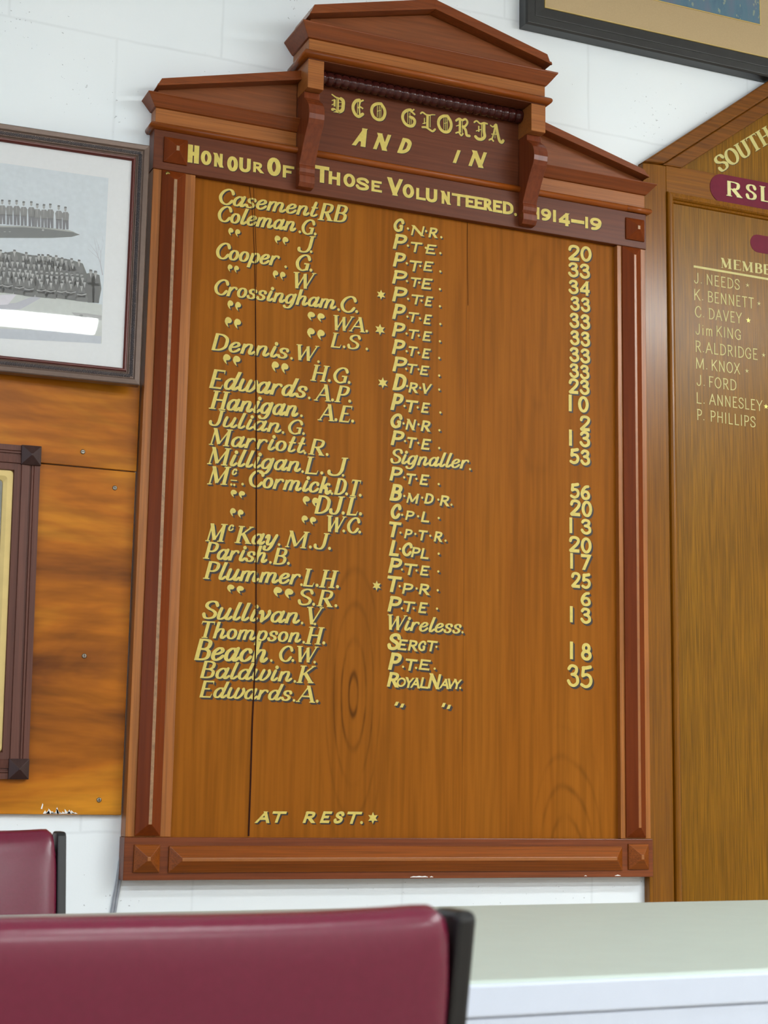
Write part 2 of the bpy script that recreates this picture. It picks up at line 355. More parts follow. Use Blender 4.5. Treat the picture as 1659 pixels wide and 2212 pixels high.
DIG = {
 '0': (.62, [('o', ell(.3, .5, .25, .5), None, 0)]),
 '1': (.3, [('l', [(.15, 1), (.15, 0)], 'T', 0)]),
 '2': (.62, [('c', [(.06, .74), (.12, .93), (.29, 1), (.47, .92), (.52, .74), (.43, .5), (.22, .22), (.06, .02)], None, 0), ('l', [(.04, 0), (.58, 0)], 'T', 0)]),
 '3': (.6, [('c', [(.06, .84), (.16, .97), (.3, 1), (.46, .93), (.49, .77), (.4, .61), (.22, .56)], None, 0), ('c', [(.22, .56), (.42, .52), (.54, .37), (.53, .14), (.34, 0), (.15, .05), (.03, .22)], None, 0)]),
 '4': (.64, [('l', [(.44, 1), (.44, 0)], 'T', 0), ('l', [(.42, 1), (.04, .3)], 't', 0), ('l', [(.02, .28), (.6, .28)], 'T', 0)]),
 '5': (.6, [('c', [(.14, .95), (.3, .96), (.52, 1.02)], 'T', 0), ('l', [(.16, .95), (.11, .54)], 'T', 0), ('c', [(.11, .54), (.3, .62), (.48, .54), (.55, .32), (.46, .09), (.26, 0), (.05, .1)], None, 0)]),
 '6': (.6, [('c', [(.5, .95), (.32, .9), (.13, .65), (.06, .34), (.16, .06), (.31, 0), (.5, .08), (.55, .28), (.47, .48), (.31, .55), (.14, .46), (.07, .32)], None, 0)]),
 '7': (.58, [('l', [(.03, 1), (.56, 1)], 'T', 0), ('l', [(.54, 1), (.22, 0)], 'T', 0)]),
 '8': (.62, [('o', ell(.3, .76, .19, .24), None, 0), ('o', ell(.3, .27, .25, .27), None, 0)]),
 '9': (.6, [('c', [(.54, .7), (.46, .52), (.3, .45), (.12, .53), (.06, .73), (.13, .93), (.3, 1), (.46, .93), (.54, .7), (.48, .34), (.3, .1), (.1, .05)], None, 0)]),
}
_bowl = [(.45, .46), (.36, .59), (.22, .58), (.08, .4), (.07, .14), (.19, 0), (.34, .1), (.45, .36)]
LOW = {
 'a': (.62, [('c', _bowl, None, 0), ('c', [(.5, .6), (.46, .34), (.43, .1), (.5, 0), (.63, .14)], None, 0)]),
 'c': (.52, [('c', [(.43, .47), (.36, .58), (.23, .6), (.08, .42), (.06, .16), (.19, 0), (.36, .06), (.47, .2)], None, 0)]),
 'd': (.64, [('c', _bowl, None, 0), ('c', [(.56, 1), (.48, .5), (.43, .12), (.5, 0), (.64, .14)], None, 0)]),
 'e': (.52, [('c', [(.08, .28), (.28, .33), (.42, .46), (.35, .59), (.22, .58), (.08, .4), (.07, .14), (.2, 0), (.36, .06), (.48, .2)], None, 0)]),
 'g': (.6, [('c', _bowl, None, 0), ('c', [(.5, .6), (.47, .3), (.43, -.05), (.32, -.28), (.14, -.32), (.02, -.22)], None, 0)]),
 'h': (.64, [('l', [(.12, 1), (.08, 0)], 'T', 0), ('c', [(.1, .34), (.24, .55), (.39, .58), (.45, .44), (.42, .12), (.5, 0), (.63, .14)], None, 0)]),
 'i': (.34, [('c', [(.17, .6), (.12, .3), (.11, .08), (.2, 0), (.33, .14)], None, 0), ('d', [(.2, .84)], 1.0, 0)]),
 'k': (.6, [('l', [(.12, 1), (.08, 0)], 'T', 0), ('c', [(.48, .54), (.38, .59), (.26, .44), (.11, .28)], None, 0), ('c', [(.22, .34), (.36, .28), (.4, .06), (.5, 0), (.6, .12)], 'T', 0)]),
 'l': (.34, [('c', [(.2, 1), (.13, .5), (.1, .1), (.19, 0), (.33, .14)], None, 0)]),
 'm': (.96, [('l', [(.12, .6), (.08, 0)], 'T', 0), ('c', [(.1, .34), (.22, .55), (.36, .58), (.42, .44), (.4, .2), (.39, 0)], None, 0), ('c', [(.41, .34), (.53, .55), (.68, .58), (.75, .44), (.72, .12), (.8, 0), (.94, .14)], None, 0)]),
 'n': (.64, [('l', [(.12, .6), (.08, 0)], 'T', 0), ('c', [(.1, .34), (.24, .55), (.39, .58), (.45, .44), (.42, .12), (.5, 0), (.63, .14)], None, 0)]),
 'o': (.54, [('o', ell(.26, .3, .2, .3), None, 0)]),
 'p': (.58, [('l', [(.14, .6), (.06, -.36)], 'T', 0), ('c', [(.12, .38), (.24, .56), (.38, .58), (.49, .42), (.46, .14), (.32, 0), (.11, .08)], None, 0)]),
 'r': (.5, [('l', [(.12, .6), (.08, 0)], 'T', 0), ('c', [(.1, .32), (.22, .53), (.34, .59), (.45, .53)], None, 0), ('d', [(.45, .5)], .6, 0)]),
 's': (.5, [('c', [(.43, .47), (.36, .58), (.22, .6), (.11, .5), (.16, .36), (.32, .27), (.4, .14), (.3, .01), (.14, .01), (.04, .13)], None, 0), ('d', [(.06, .13)], .45, 0)]),
 't': (.42, [('c', [(.2, .9), (.14, .4), (.12, .1), (.22, 0), (.38, .12)], None, 0), ('l', [(.02, .58), (.36, .58)], 't', 0)]),
 'u': (.64, [('c', [(.12, .6), (.08, .3), (.09, .06), (.2, 0), (.36, .12), (.45, .34)], None, 0), ('c', [(.5, .6), (.45, .3), (.43, .08), (.52, 0), (.64, .14)], None, 0)]),
 'v': (.54, [('c', [(.04, .5), (.1, .6), (.17, .4), (.19, .02)], None, 0), ('c', [(.19, .02), (.36, .22), (.46, .46), (.44, .6)], None, 0)]),
 'w': (.82, [('c', [(.1, .6), (.06, .3), (.08, .06), (.2, 0), (.36, .14), (.43, .34)], None, 0), ('c', [(.48, .6), (.42, .3), (.42, .06), (.54, 0), (.7, .18), (.78, .44), (.74, .6)], None, 0)]),
 'y': (.6, [('c', [(.03, .46), (.12, .6), (.17, .42), (.15, .12), (.24, 0), (.4, .14), (.46, .32)], None, 0), ('c', [(.54, .6), (.46, .24), (.38, -.12), (.24, -.34), (.08, -.3), (.06, -.16)], None, 0)]),
}
PUN = {'.': (.22, [('d', [(.1, .07)], .85, 0)]), '·': (.22, [('d', [(.1, .42)], .8, 0)]), '-': (.6, [('l', [(.06, .44), (.6, .44)], 'T', 0)]), '_': (.4, [('l', [(.02, .06), (.4, .06)], 't', 0)])}
DITTO = [(0, .55), (.05, .8), (.18, .97), (.33, 1), (.5, .94), (.62, .8), (.66, .66), (.6, .52), (.48, .43), (.36, .42), (.27, .40), (.29, .3), (.37, .05), (.2, .16), (.07, .35)]
PLAIN = {'i': (.28, [('l', [(.12, .68), (.12, 0)], 'T', 0), ('d', [(.12, .9)], 1.0, 0)]),
 'm': (.86, [('l', [(.12, .68), (.12, 0)], 'T', 0), ('c', [(.12, .46), (.2, .62), (.32, .66), (.41, .58), (.42, .3), (.42, 0)], 'T', 0), ('c', [(.42, .46), (.5, .62), (.62, .66), (.71, .58), (.72, .3), (.72, 0)], 'T', 0)])}
# black-letter capitals for the two Latin words
BLK = {
 'D': (.74, [('l', [(.02, 1.0), (.26, .86), (.6, .8)], 'n', 0), ('c', [(.56, .82), (.68, .72), (.69, .45), (.64, .16), (.4, 0)], 1.3, 0), ('c', [(.08, .1), (.22, .14), (.4, .0)], 'n', 0), ('l', [(.4, .78), (.4, .08)], .6, 0), ('l', [(.32, .82), (.32, .1)], .22, 0),
               ('l', [(.2, .72), (.2, .3)], .75, 0), ('l', [(.04, .62), (.22, .72)], .4, 0), ('l', [(.04, .36), (.2, .48)], .4, 0), ('l', [(.42, .58), (.62, .62)], .22, 0), ('l', [(.42, .36), (.62, .4)], .22, 0)]),
 'E': (.72, [('c', [(.44, .98), (.24, .9), (.08, .66), (.06, .38), (.2, .1), (.42, 0), (.66, .18)], 1.15, 0), ('l', [(.4, .84), (.7, 1.02)], .6, 0), ('l', [(.33, .86), (.33, .14)], .24, 0), ('c', [(.5, .9), (.44, .6), (.48, .12)], .6, 0), ('l', [(.36, .5), (.52, .58), (.68, .5)], .6, 0)]),
 'O': (.84, [('c', [(.56, 1.0), (.3, .94), (.1, .74), (.05, .42), (.18, .12), (.42, 0), (.66, .1), (.78, .42), (.74, .72), (.56, 1.0)], 1.15, 0), ('l', [(.36, .84), (.36, .14)], .26, 0), ('l', [(.47, .86), (.47, .1)], .26, 0), ('l', [(.56, .84), (.56, .14)], .26, 0), ('l', [(.36, .5), (.56, .6)], .2, 0)]),
 'G': (.8, [('c', [(.5, .96), (.3, .9), (.1, .7), (.05, .4), (.18, .12), (.42, 0), (.64, .06), (.74, .3), (.66, .48), (.48, .54)], 1.1, 0), ('l', [(.7, 1.04), (.5, .84)], .55, 0), ('c', [(.5, .9), (.62, .82), (.72, .74)], .7, 0), ('l', [(.34, .84), (.34, .14)], .26, 0), ('l', [(.46, .8), (.46, .1)], .26, 0), ('l', [(.55, .5), (.55, .1)], .24, 0)]),
 'L': (.78, [('c', [(.0, .92), (.1, 1.0), (.28, .9), (.44, .9)], .6, 0), ('l', [(.36, .9), (.36, .16)], 1.0, 0), ('l', [(.5, .9), (.5, .2)], .26, 0), ('c', [(.44, .9), (.6, .96), (.74, .98)], .4, 0), ('c', [(.1, .14), (.3, .16), (.48, .06), (.64, 0), (.76, .14)], .75, 0), ('l', [(.2, .7), (.2, .34)], .4, 0), ('l', [(.1, .34), (.36, .46)], .3, 0)]),
 'R': (.84, [('l', [(.28, .92), (.28, .16)], .9, 0), ('l', [(.42, .9), (.42, .14)], .28, 0), ('c', [(.06, .82), (.24, .96), (.42, .9), (.6, 1.0), (.72, .84), (.6, .6), (.44, .52)], .8, 0), ('c', [(.46, .54), (.62, .36), (.68, .08), (.84, .06)], 1.0, 0), ('c', [(.06, .1), (.22, .16), (.36, 0), (.46, .12)], .6, 0), ('l', [(.06, .5), (.26, .6)], .35, 0)]),
 'J': (.8, [('c', [(.0, .9), (.14, 1.0), (.34, .88), (.56, .96), (.74, .94)], .6, 0), ('c', [(.56, .92), (.56, .5), (.6, .2), (.44, .02), (.22, 0), (.08, .1)], 1.1, 0), ('l', [(.42, .86), (.42, .12)], .28, 0), ('l', [(.26, .74), (.26, .4)], .5, 0), ('l', [(.1, .42), (.4, .56)], .32, 0)]),
 'A': (.88, [('c', [(.1, .9), (.26, .84), (.4, 1.0), (.48, .96)], .5, 0), ('c', [(.44, .98), (.52, .6), (.66, .12), (.8, .02), (.9, .14)], 1.1, 0), ('c', [(.4, .94), (.3, .5), (.2, .16), (.04, .06)], .55, 0), ('c', [(.02, .04), (.16, .12), (.28, .02)], .6, 0), ('l', [(.14, .4), (.58, .46)], .3, 0), ('l', [(.38, .8), (.38, .2)], .22, 0)]),
}
# styles: thick, thin (of cap height), slant, serif?, letter gap
ST = {
 'roman': dict(T=.198, t=.088, slant=.24, serif=.06, gap=.05),
 'rank': dict(T=.225, t=.185, slant=.23, serif=0, gap=.08),
 'num': dict(T=.205, t=.175, slant=.0, serif=0, gap=.10),
 'head': dict(T=.27, t=.215, slant=.0, serif=0, gap=.10),
 'ital': dict(T=.26, t=.22, slant=.36, serif=0, gap=.12),
 'black': dict(T=.145, t=.08, slant=.0, serif=0, gap=.10),
 'light': dict(T=.085, t=.085, slant=.0, serif=0, gap=.14),
 'numbig': dict(T=.155, t=.13, slant=.0, serif=0, gap=.10),
 'times': dict(T=.26, t=.07, slant=.0, serif=.05, gap=.10),
}
def smooth(pts, closed=False, n=7):
    out = []; P = list(pts)
    for i in range(len(P)-1):
        p0 = P[i-1] if i else (P[-2] if closed else P[0]); p1, p2 = P[i], P[i+1]
        p3 = P[i+2] if i+2 < len(P) else (P[1] if closed else P[-1])
        for k in range(n):
            t = k/n
            out.append(tuple(.5*((2*b)+(-a+c)*t+(2*a-5*b+4*c-d)*t*t+(-a+3*b-3*c+d)*t**3) for a, b, c, d in zip(p0, p1, p2, p3)))
    out.append(P[-1]); return out
def stroke_quads(st, s, fx):
    """outline faces of one stroke; fx = horizontal stretch to come, so the brush keeps its own width"""
    kind, pts, wt, sf = st; T, t, sl = s['T'], s['t'], s['slant']; out = []
    def Pm(p): return (p[0]*fx, t/2 + p[1]*(1-t))
    if kind == 'd':
        c = Pm(pts[0]); r = T*.56*wt if s is not ST['light'] else T*.6
        return [[(c[0]+sl*c[1]+r*math.cos(2*math.pi*k/12), c[1]+r*math.sin(2*math.pi*k/12)) for k in range(12)]]
    P = [Pm(p) for p in (pts if kind in 'lo' else smooth(pts))]
    P = [p for i, p in enumerate(P) if i == 0 or (abs(p[0]-P[i-1][0])+abs(p[1]-P[i-1][1])) > 1e-5]
    closed = kind == 'o'; n = len(P); L = []
    for i, p in enumerate(P):
        a = P[i-1] if i else (P[-2] if closed else P[0]); b = P[i+1] if i < n-1 else (P[1] if closed else P[-1])
        dx, dy = b[0]-a[0], b[1]-a[1]; d = math.hypot(dx, dy) or 1; dx, dy = dx/d, dy/d
        if wt == 'T': w = T
        elif wt == 't': w = t
        elif wt == 'n': w = t*.6 + T*.8*abs(dx*.6+dy*.8)
        elif wt is None: w = t+(T-t)*abs(dy)**1.3
        else: w = T*wt
        L.append((p, (dx, dy), w/2))
    rails = []
    for i, (p, (dx, dy), h) in enumerate(L):
        pr = []
        for sg in (1, -1):
            x, y = p[0]-sg*dy*h, p[1]+sg*dx*h
            if kind != 'o' and i in (0, n-1) and abs(dy) > .35 and wt not in ('n',):
                ty = None
                if abs(p[1]-(1-t/2)) < 1e-4: ty = 1.0
                elif abs(p[1]-t/2) < 1e-4: ty = 0.0
                if ty is not None: x += (ty-y)/dy*dx; y = ty
            pr.append((x, y))
        rails.append(pr)
    for i in range(n-1):
        out.append([rails[i][0], rails[i][1], rails[i+1][1], rails[i+1][0]])
    if kind == 'c':
        for (p, d, h), e in ((L[0], -1), (L[-1], 1)):
            if abs(p[1]-(1-t/2)) < 1e-4 and abs(d[1]) > .35: continue
            if abs(p[1]-t/2) < 1e-4 and abs(d[1]) > .35: continue
            a0 = math.atan2(d[1]*e, d[0]*e)
            out.append([(p[0]+h*math.cos(a0+R(-90+30*k)), p[1]+h*math.sin(a0+R(-90+30*k))) for k in range(7)])
    if s['serif']:
        th = s['serif']
        for bit, i in ((1, 0), (2, n-1)):
            if sf in (1, 2, 3) and sf & bit:
                p, d, h = L[i]; up = p[1] > .5; y = 1-th if up else 0; hw = max(h*1.0+.085, .115)
                out.append([(p[0]-hw, y), (p[0]+hw, y), (p[0]+hw, y+th), (p[0]-hw, y+th)])
        if sf in (4, 7): out.append([(P[-1][0]-.05, 1), (P[-1][0]+.02, 1), (P[-1][0]+.03, .8), (P[-1][0]-.0, .8)])
        if sf == 7: out.append([(P[0][0]+.05, 1), (P[0][0]-.02, 1), (P[0][0]-.03, .8), (P[0][0], .8)])
        if sf == 5: out.append([(P[-1][0]-.05, 0), (P[-1][0]+.01, 0), (P[-1][0]+.05, .24), (P[-1][0]+.015, .24)])
    return [[(x+sl*y, y) for x, y in q] for q in out]
def glyph(ch, s):
    if s is ST['black'] and ch in BLK: return BLK[ch]
    if s is ST['light'] and ch in PLAIN: return PLAIN[ch]
    for d in (PUN, CAPS, DIG, LOW):
        if ch in d: return d[ch]
    return (.3, [])
def layout(text, s, fx):
    x = 0; faces = []
    for ch in text:
        if ch == ' ': x += .34*fx; continue
        adv, sts = glyph(ch, s)
        for st in sts: faces += [[(px+x, py) for px, py in q] for q in stroke_quads(st, s, fx)]
        if s is ST['roman'] and ch in 'ABDEFHIKLMNPRTU': adv += .05
        x += adv*fx + s['gap']*(fx if s['slant'] == 0 or len(text) > 3 else 1)
    return faces
def fit(text, s, want):
    """stretch the word until its painted width is `want` cap heights"""
    lo, hi = .15, 6
    for _ in range(30):
        m = (lo+hi)/2; f = layout(text, s, m); xs = [p[0] for q in f for p in q]
        if max(xs)-min(xs) < want: lo = m
        else: hi = m
    f = layout(text, s, lo); x0 = min(p[0] for q in f for p in q)
    return [[(x-x0, y) for x, y in q] for q in f]

class Sign:
    """collects painted words lying on the plane y = Y and builds them as one mesh (paint, drop shade)"""
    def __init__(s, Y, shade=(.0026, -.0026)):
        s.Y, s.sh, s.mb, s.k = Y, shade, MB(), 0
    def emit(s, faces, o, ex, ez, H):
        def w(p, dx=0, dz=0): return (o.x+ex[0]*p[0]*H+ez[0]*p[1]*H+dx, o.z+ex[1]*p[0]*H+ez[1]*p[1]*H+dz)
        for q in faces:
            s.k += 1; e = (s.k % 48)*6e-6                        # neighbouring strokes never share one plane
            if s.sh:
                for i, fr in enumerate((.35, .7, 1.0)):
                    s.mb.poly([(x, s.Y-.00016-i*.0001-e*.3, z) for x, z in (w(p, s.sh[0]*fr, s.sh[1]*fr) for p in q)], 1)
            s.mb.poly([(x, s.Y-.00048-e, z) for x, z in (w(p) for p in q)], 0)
    def word(s, text, p0, p1, h, style):
        a, b = at(p0[0], p0[1], s.Y), at(p1[0], p1[1], s.Y)
        ex = Vector((b.x-a.x, b.z-a.z)); W = ex.length; ex /= W; ez = (-ex[1], ex[0])
        dx, dy = p1[0]-p0[0], p1[1]-p0[1]; d = math.hypot(dx, dy)
        tilted = abs(dy) > .4*abs(dx)
        t = at(p0[0]+h*dy/d, p0[1]-h*dx/d, s.Y) if tilted else at(p0[0], p0[1]-h, s.Y)
        H = abs((t.x-a.x)*ez[0]+(t.z-a.z)*ez[1])
        s.emit(fit(text, ST[style], W/H), a, ex, ez if tilted else (0, 1), H)
        return s
    def ditto(s, x0, x1, y0, y1):
        """the pair of ditto marks inside a pixel box, the right one a little lower"""
        w = (x1-x0)*.44; h = (y1-y0)*.86
        for k in (0, 1):
            xx = x0 + k*(x1-x0-w); yy = y0+h + k*(y1-y0-h)
            a = at(xx, yy, s.Y); b = at(xx+w, yy, s.Y); t = at(xx, yy-h, s.Y); H = t.z-a.z
            f = (b.x-a.x)/(.66*H)
            s.emit([[(x*f, y) for x, y in DITTO]], a, (1, 0), (0, 1), H)
        return s
    def ticks(s, x0, x1, y0, y1):
        w = (x1-x0)*.46
        for k in (0, 1):
            xx = x0+k*(x1-x0-w); a = at(xx, y1-4+4*k, s.Y); b = at(xx+w, y1-4+4*k, s.Y); t = at(xx, y0+4*k, s.Y); H = t.z-a.z; W = (b.x-a.x)/H
            s.emit([[(0, 0), (W*.62, 0), (W, 1), (W*.38, 1)]], a, (1, 0), (0, 1), H)
        return s
    def star(s, x, y, r, n=6, inner=.5, rot=90):
        c = at(x, y, s.Y); rr = abs(at(x, y-r, s.Y).z-c.z)
        pts = [((rr if k % 2 == 0 else rr*inner)*math.cos(R(rot+k*180/n)), (rr if k % 2 == 0 else rr*inner)*math.sin(R(rot+k*180/n))) for k in range(2*n)]
        for k in range(0, 2*n, 2): s.emit([[pts[k], pts[k+1], (0, 0), pts[k-1]]], c, (1, 0), (0, 1), 1)
        return s
    def dot(s, x, y, r):
        c = at(x, y, s.Y); rr = abs(at(x, y-r, s.Y).z-c.z)
        s.emit([[(rr*math.cos(R(k*30)), rr*math.sin(R(k*30))) for k in range(12)]], c, (1, 0), (0, 1), 1); return s
    def build(s, name, parent, mats=None):
        zb(s.mb); o = s.mb.build(name, mats or [M['gold'], M['shade']], parent, normals=False)
        o['label'] = ('gold painted ' if mats is None else 'pale gold ') + name.replace('_', ' '); return o
class crop:
    def __init__(s, x0, y0, sc): s.x0, s.y0, s.sc = x0, y0, sc
    def __call__(s, u, v): return (s.x0+u/s.sc, s.y0+v/s.sc)

# ------------------------------------------------------------------ the room
structure(zb(MB().box(-4.2, 4.2, 0.033, 0.20, 0, 3.25), 0).build('wall_back', M['wall']))
structure(MB().box(-4.2, 4.2, -7.2, 0.2, -0.12, 0).build('floor', M['floor']))
structure(MB().box(-4.2, 4.2, -7.2, 0.2, 3.25, 3.37).build('ceiling', M['ceiling']))
structure(MB().box(4.2, 4.35, -7.2, 0.2, 0, 3.25).build('wall_right', M['tan']))
structure(MB().box(-4.2, 4.2, -7.35, -7.2, 0, 3.25).build('wall_front', M['tan']))
wl = MB(); wy0, wy1, wz0, wz1 = -4.6, -2.2, 1.0, 2.2
wl.box(-4.35, -4.2, -7.2, wy0, 0, 3.25); wl.box(-4.35, -4.2, wy1, 0.2, 0, 3.25)
wl.box(-4.35, -4.2, wy0, wy1, 0, wz0); wl.box(-4.35, -4.2, wy0, wy1, wz1, 3.25)
structure(wl.build('wall_left', M['beigewall']))
wf = MB()
for y in (wy0, (wy0+wy1)/2-.025, wy1-.05): wf.box(-4.3, -4.22, y, y+.05, wz0, wz1)
for z in (wz0, wz1-.05): wf.box(-4.3, -4.22, wy0+.05, wy1-.05, z, z+.05)
wo = structure(wf.build('window_1', M['whitepaint']))
wp = MB().box(-4.275, -4.27, wy0+.05, wy1-.05, wz0+.05, wz1-.05); wp.build('window_pane', M['daylight'], wo)

# ceiling lights: the lamps the room has (one of them mirrored in the picture glass on the left)
def ceiling_light(x, y, label, L=1.24, Wd=0.24):
    t = thing('ceiling_light', (x, y, 2.72), label, 'ceiling light', 'ceiling fluorescent lights')
    MB().box(x-L/2, x+L/2, y-Wd/2, y+Wd/2, 2.665, 2.7198).build('housing', M['whitemetal'], t)
    for dx in (-L*.36, L*.36): MB().tube([(x+dx, y, 2.7199), (x+dx, y, 3.2499)], .006, 10).build('hanger_rod', M['whitemetal'], t)
    MB().prism_x([(y-Wd/2+.01, 2.6649), (y+Wd/2-.01, 2.6649), (y+Wd/2-.04, 2.632), (y-Wd/2+.04, 2.632)], x-L/2+.01, x+L/2-.01).build('diffuser', M['diffuser'], t)
    return t
ceiling_light(0.09, -3.325, 'small white ceiling light mirrored in the glass of the airmen photograph', 0.41, 0.165)
CL = ceiling_light(2.55, -2.12, 'white fluorescent ceiling light hanging nearest to the boards on the right')
def light_at(x, y, label):
    return dup(CL, (x, y, 2.72), label)
light_at(2.45, -3.42, 'white fluorescent ceiling light in front of the right board')
light_at(-2.3, -3.42, 'white fluorescent ceiling light nearest the window')
light_at(0.06, -5.6, 'white fluorescent ceiling light at the far end behind the camera')
light_at(2.45, -5.6, 'white fluorescent ceiling light in the far right corner behind the camera')

# ------------------------------------------------------------------ the honour board
HB = thing('honour_board', (0.5545, 0.033, ZB-0.0766), 'tall varnished timber honour board with gold painted names and pediment', 'honour board')
def hb(m, name, mat, parent=None, bevel=0.0012, **k): return zb(m).build(name, mat, parent or HB, bevel=bevel, **k)
YB = 0.0328
PANEL = hb(MB().box(0.080, 1.034, 0.012, YB, -0.002, 1.262), 'panel', M['panel'], bevel=0)
ck = [(538, 398), (544, 440), (547, 480), (550, 560), (552, 640), (553, 800), (554, 1000), (553.5, 1200), (553, 1380), (549, 1480), (545, 1560), (541, 1700), (537, 1806)]
def crack(pts, w, Y):
    m = MB(); P = [at(x, y, Y) for x, y in pts]
    for i in range(len(P)-1):
        a, b = P[i], P[i+1]; wa, wb = (w if not isinstance(w, list) else w[i]), (w if not isinstance(w, list) else w[i+1])
        m.poly([(a.x-wa/2, Y, a.z), (a.x+wa/2, Y, a.z), (b.x+wb/2, Y, b.z), (b.x-wb/2, Y, b.z)])
    return m
hb(crack(ck, [.0009, .001, .0011, .0012, .0016, .0022, .0024, .0024, .0024, .0028, .003, .003, .0032], 0.0109), 'crack', M['crack'], PANEL, bevel=0)
hb(crack([(548, 402), (549.5, 450), (552, 500), (554, 560), (553.5, 620)], .0008, 0.0109), 'crack', M['crack'], PANEL, bevel=0)
hb(crack([(1010, 480), (1010, 560), (1011, 660)], .0008, 0.0112), 'crack', M['crack'], PANEL, bevel=0)

STL = hb(MB().box(0.0, 0.0844, 0.0, YB, -0.0005, 1.2578), 'stile', M['stile'])
hb(MB().frustum(0.0166, 0.0640, 0.0015, 1.2570, 0.0, 0.018, tipmat=1), 'raised_strip', [M['strip'], M['worn']], STL, 0.0008)
STR = hb(MB().box(1.029, 1.1, 0.0, YB, -0.0005, 1.2578), 'stile', M['stile'])
hb(MB().frustum(1.0400, 1.0870, 0.0015, 1.2570, 0.0, 0.018, tipmat=1), 'raised_strip', [M['strip'], M['worn_rail']], STR, 0.0008)
HDR = hb(MB().box(-0.0015, 1.1015, -0.0022, YB, 1.2578, 1.3370), 'header_rail', M['header'])
hb(MB().frustum(0.0180, 0.0652, 1.2725, 1.3235, -0.0022, 0.019, tipmat=1), 'corner_block', [M['strip'], M['worn']], HDR, 0.0008)
hb(MB().frustum(1.0490, 1.0955, 1.2735, 1.3225, -0.0022, 0.019, tipmat=1), 'corner_block', [M['strip'], M['worn']], HDR, 0.0008)
BR = hb(MB().box(-0.0015, 1.1030, -0.0030, YB, -0.0766, -0.0008), 'bottom_rail', M['rail'])
hb(MB().frustum(0.0160, 0.0640, -0.0630, -0.0138, -0.0030, 0.019, tipmat=1), 'corner_block', [M['stripx'], M['worn_rail']], BR, 0.0008)
hb(MB().frustum(0.0805, 1.0285, -0.0635, -0.0155, -0.0030, 0.018, tipmat=1), 'raised_strip', [M['stripx'], M['worn_rail']], BR, 0.0008)
hb(MB().frustum(1.0430, 1.0910, -0.0620, -0.0105, -0.0030, 0.019, tipmat=1), 'corner_block', [M['stripx'], M['worn_rail']], BR, 0.0008)
def chips(spans, y, name):
    m = MB()
    for xa, xb in spans:
        n = max(2, int((xb-xa)/6)); top = [(xa+(xb-xa)*i/n, y(xa+(xb-xa)*i/n)-(0 if i in (0, n) else random.uniform(1.5, 3.2))) for i in range(n+1)]
        pts = top + [(xb, y(xb)+.6), (xa, y(xa)+.6)]
        m.poly([(v.x, -.0034, v.z) for v in (at(px, py, -.0034) for px, py in pts)])
    return m
hb(chips([(886, 925), (928, 936), (1262, 1268), (1328, 1341)], lambda x: 1899.2-(x-266)*.0072, 0), 'chipped_paint', M['whitepaint'], BR, 0, normals=False)['label'] = 'white chipped edge'
# domed brass pin in the left strip
pin = MB(); pc = at(362, 376.5, -0.004)
for k in range(5): pass
prof = [(0.0062, -0.0025), (0.0060, -0.006), (0.0045, -0.0085), (0.002, -0.0098)]
b = 0
for r, y in prof: pin.v += [(pc.x+r*math.cos(R(30*k)), y, pc.z+r*math.sin(R(30*k))) for k in range(12)]
for i in range(len(prof)-1):
    for k in range(12): pin.face((i*12+k, i*12+(k+1) % 12, (i+1)*12+(k+1) % 12, (i+1)*12+k), 0, True)
pin.face(range(36, 48)); hb(pin, 'brass_pin', M['brass'], STL, 0)['label'] = 'domed brass pin'

# entablature
def arc(r, z, a0=-90, a1=90, n=8, o=0.0): return [(o+r*math.cos(R(a0+(a1-a0)*i/n)), z+r*math.sin(R(a0+(a1-a0)*i/n))) for i in range(n+1)]
CX = 0.5545
hb(MB().molding(arc(.0068, 1.3432, o=.0045), 0.0, 1.1, 0.0, YB, True, False, smooth=True), 'bead_moulding', M['torus'], bevel=0)
hb(MB().molding(arc(.0068, 1.3432, o=.0045), 1.05, 1.1005, -0.0002, 0.0105, False, True, smooth=True), 'bead_moulding', M['torus'], bevel=0)
hb(MB().box(0.0, 0.2895, 0.0, YB, 1.3369, 1.3812), 'frieze', M['frieze'])
hb(MB().box(0.8200, 1.1, 0.0, YB, 1.3369, 1.3812), 'frieze', M['frieze'])
hb(MB().box(0.2895, 0.8200, 0.0, YB, 1.3369, 1.6), 'inscription_panel', M['header'])
cp = [(0, 1.3812), (.003, 1.3822), (.010, 1.3905), (.0175, 1.3995), (.0205, 1.4025), (.0205, 1.4042), (0, 1.4042)]
hb(MB().molding(cp, 0.0, 0.2895, 0.0, YB, True, False), 'cornice', M['cornice'], bevel=0.0006)
hb(MB().molding(cp, 0.8200, 1.1, 0.0, 0.0105, False, True), 'cornice', M['cornice'], bevel=0.0006)
# small raking pediments
def rake(x0, z0, x1, z1, th, cut, yf, mirror=False, yb=YB):
    def mx(p): return [(2*CX-0.009-x, z) for x, z in p] if mirror else p
    m = MB(); m.prism_y(mx([(x0, z0), (x1, z1), (x1, z1+th), (x0+cut, z0+th*.86)]), yf, yb)
    m.prism_y(mx([(x0-.001, z0-.0005), (x1, z1-.0005), (x1, z1+.0045), (x0+.001, z0+.0045)]), yf-.0035, yf+.002)
    return m
hb(MB().prism_y([(0.004, 1.404), (0.2895, 1.404), (0.2895, 1.488), (0.004, 1.419)], 0.004, YB), 'tympanum', M['tymp'])
hb(MB().prism_y([(0.8200, 1.404), (1.096, 1.404), (1.096, 1.419), (0.8200, 1.488)], 0.004, YB), 'tympanum', M['tymp'])
hb(rake(-0.004, 1.4165, 0.2895, 1.4852, 0.0205, 0.009, -0.019), 'raking_cornice', M['cornice'], bevel=0.0006)
hb(rake(0.002, 1.4160, 0.2800, 1.4840, 0.0195, 0.009, -0.019, True), 'raking_cornice', M['cornice'], bevel=0.0006)
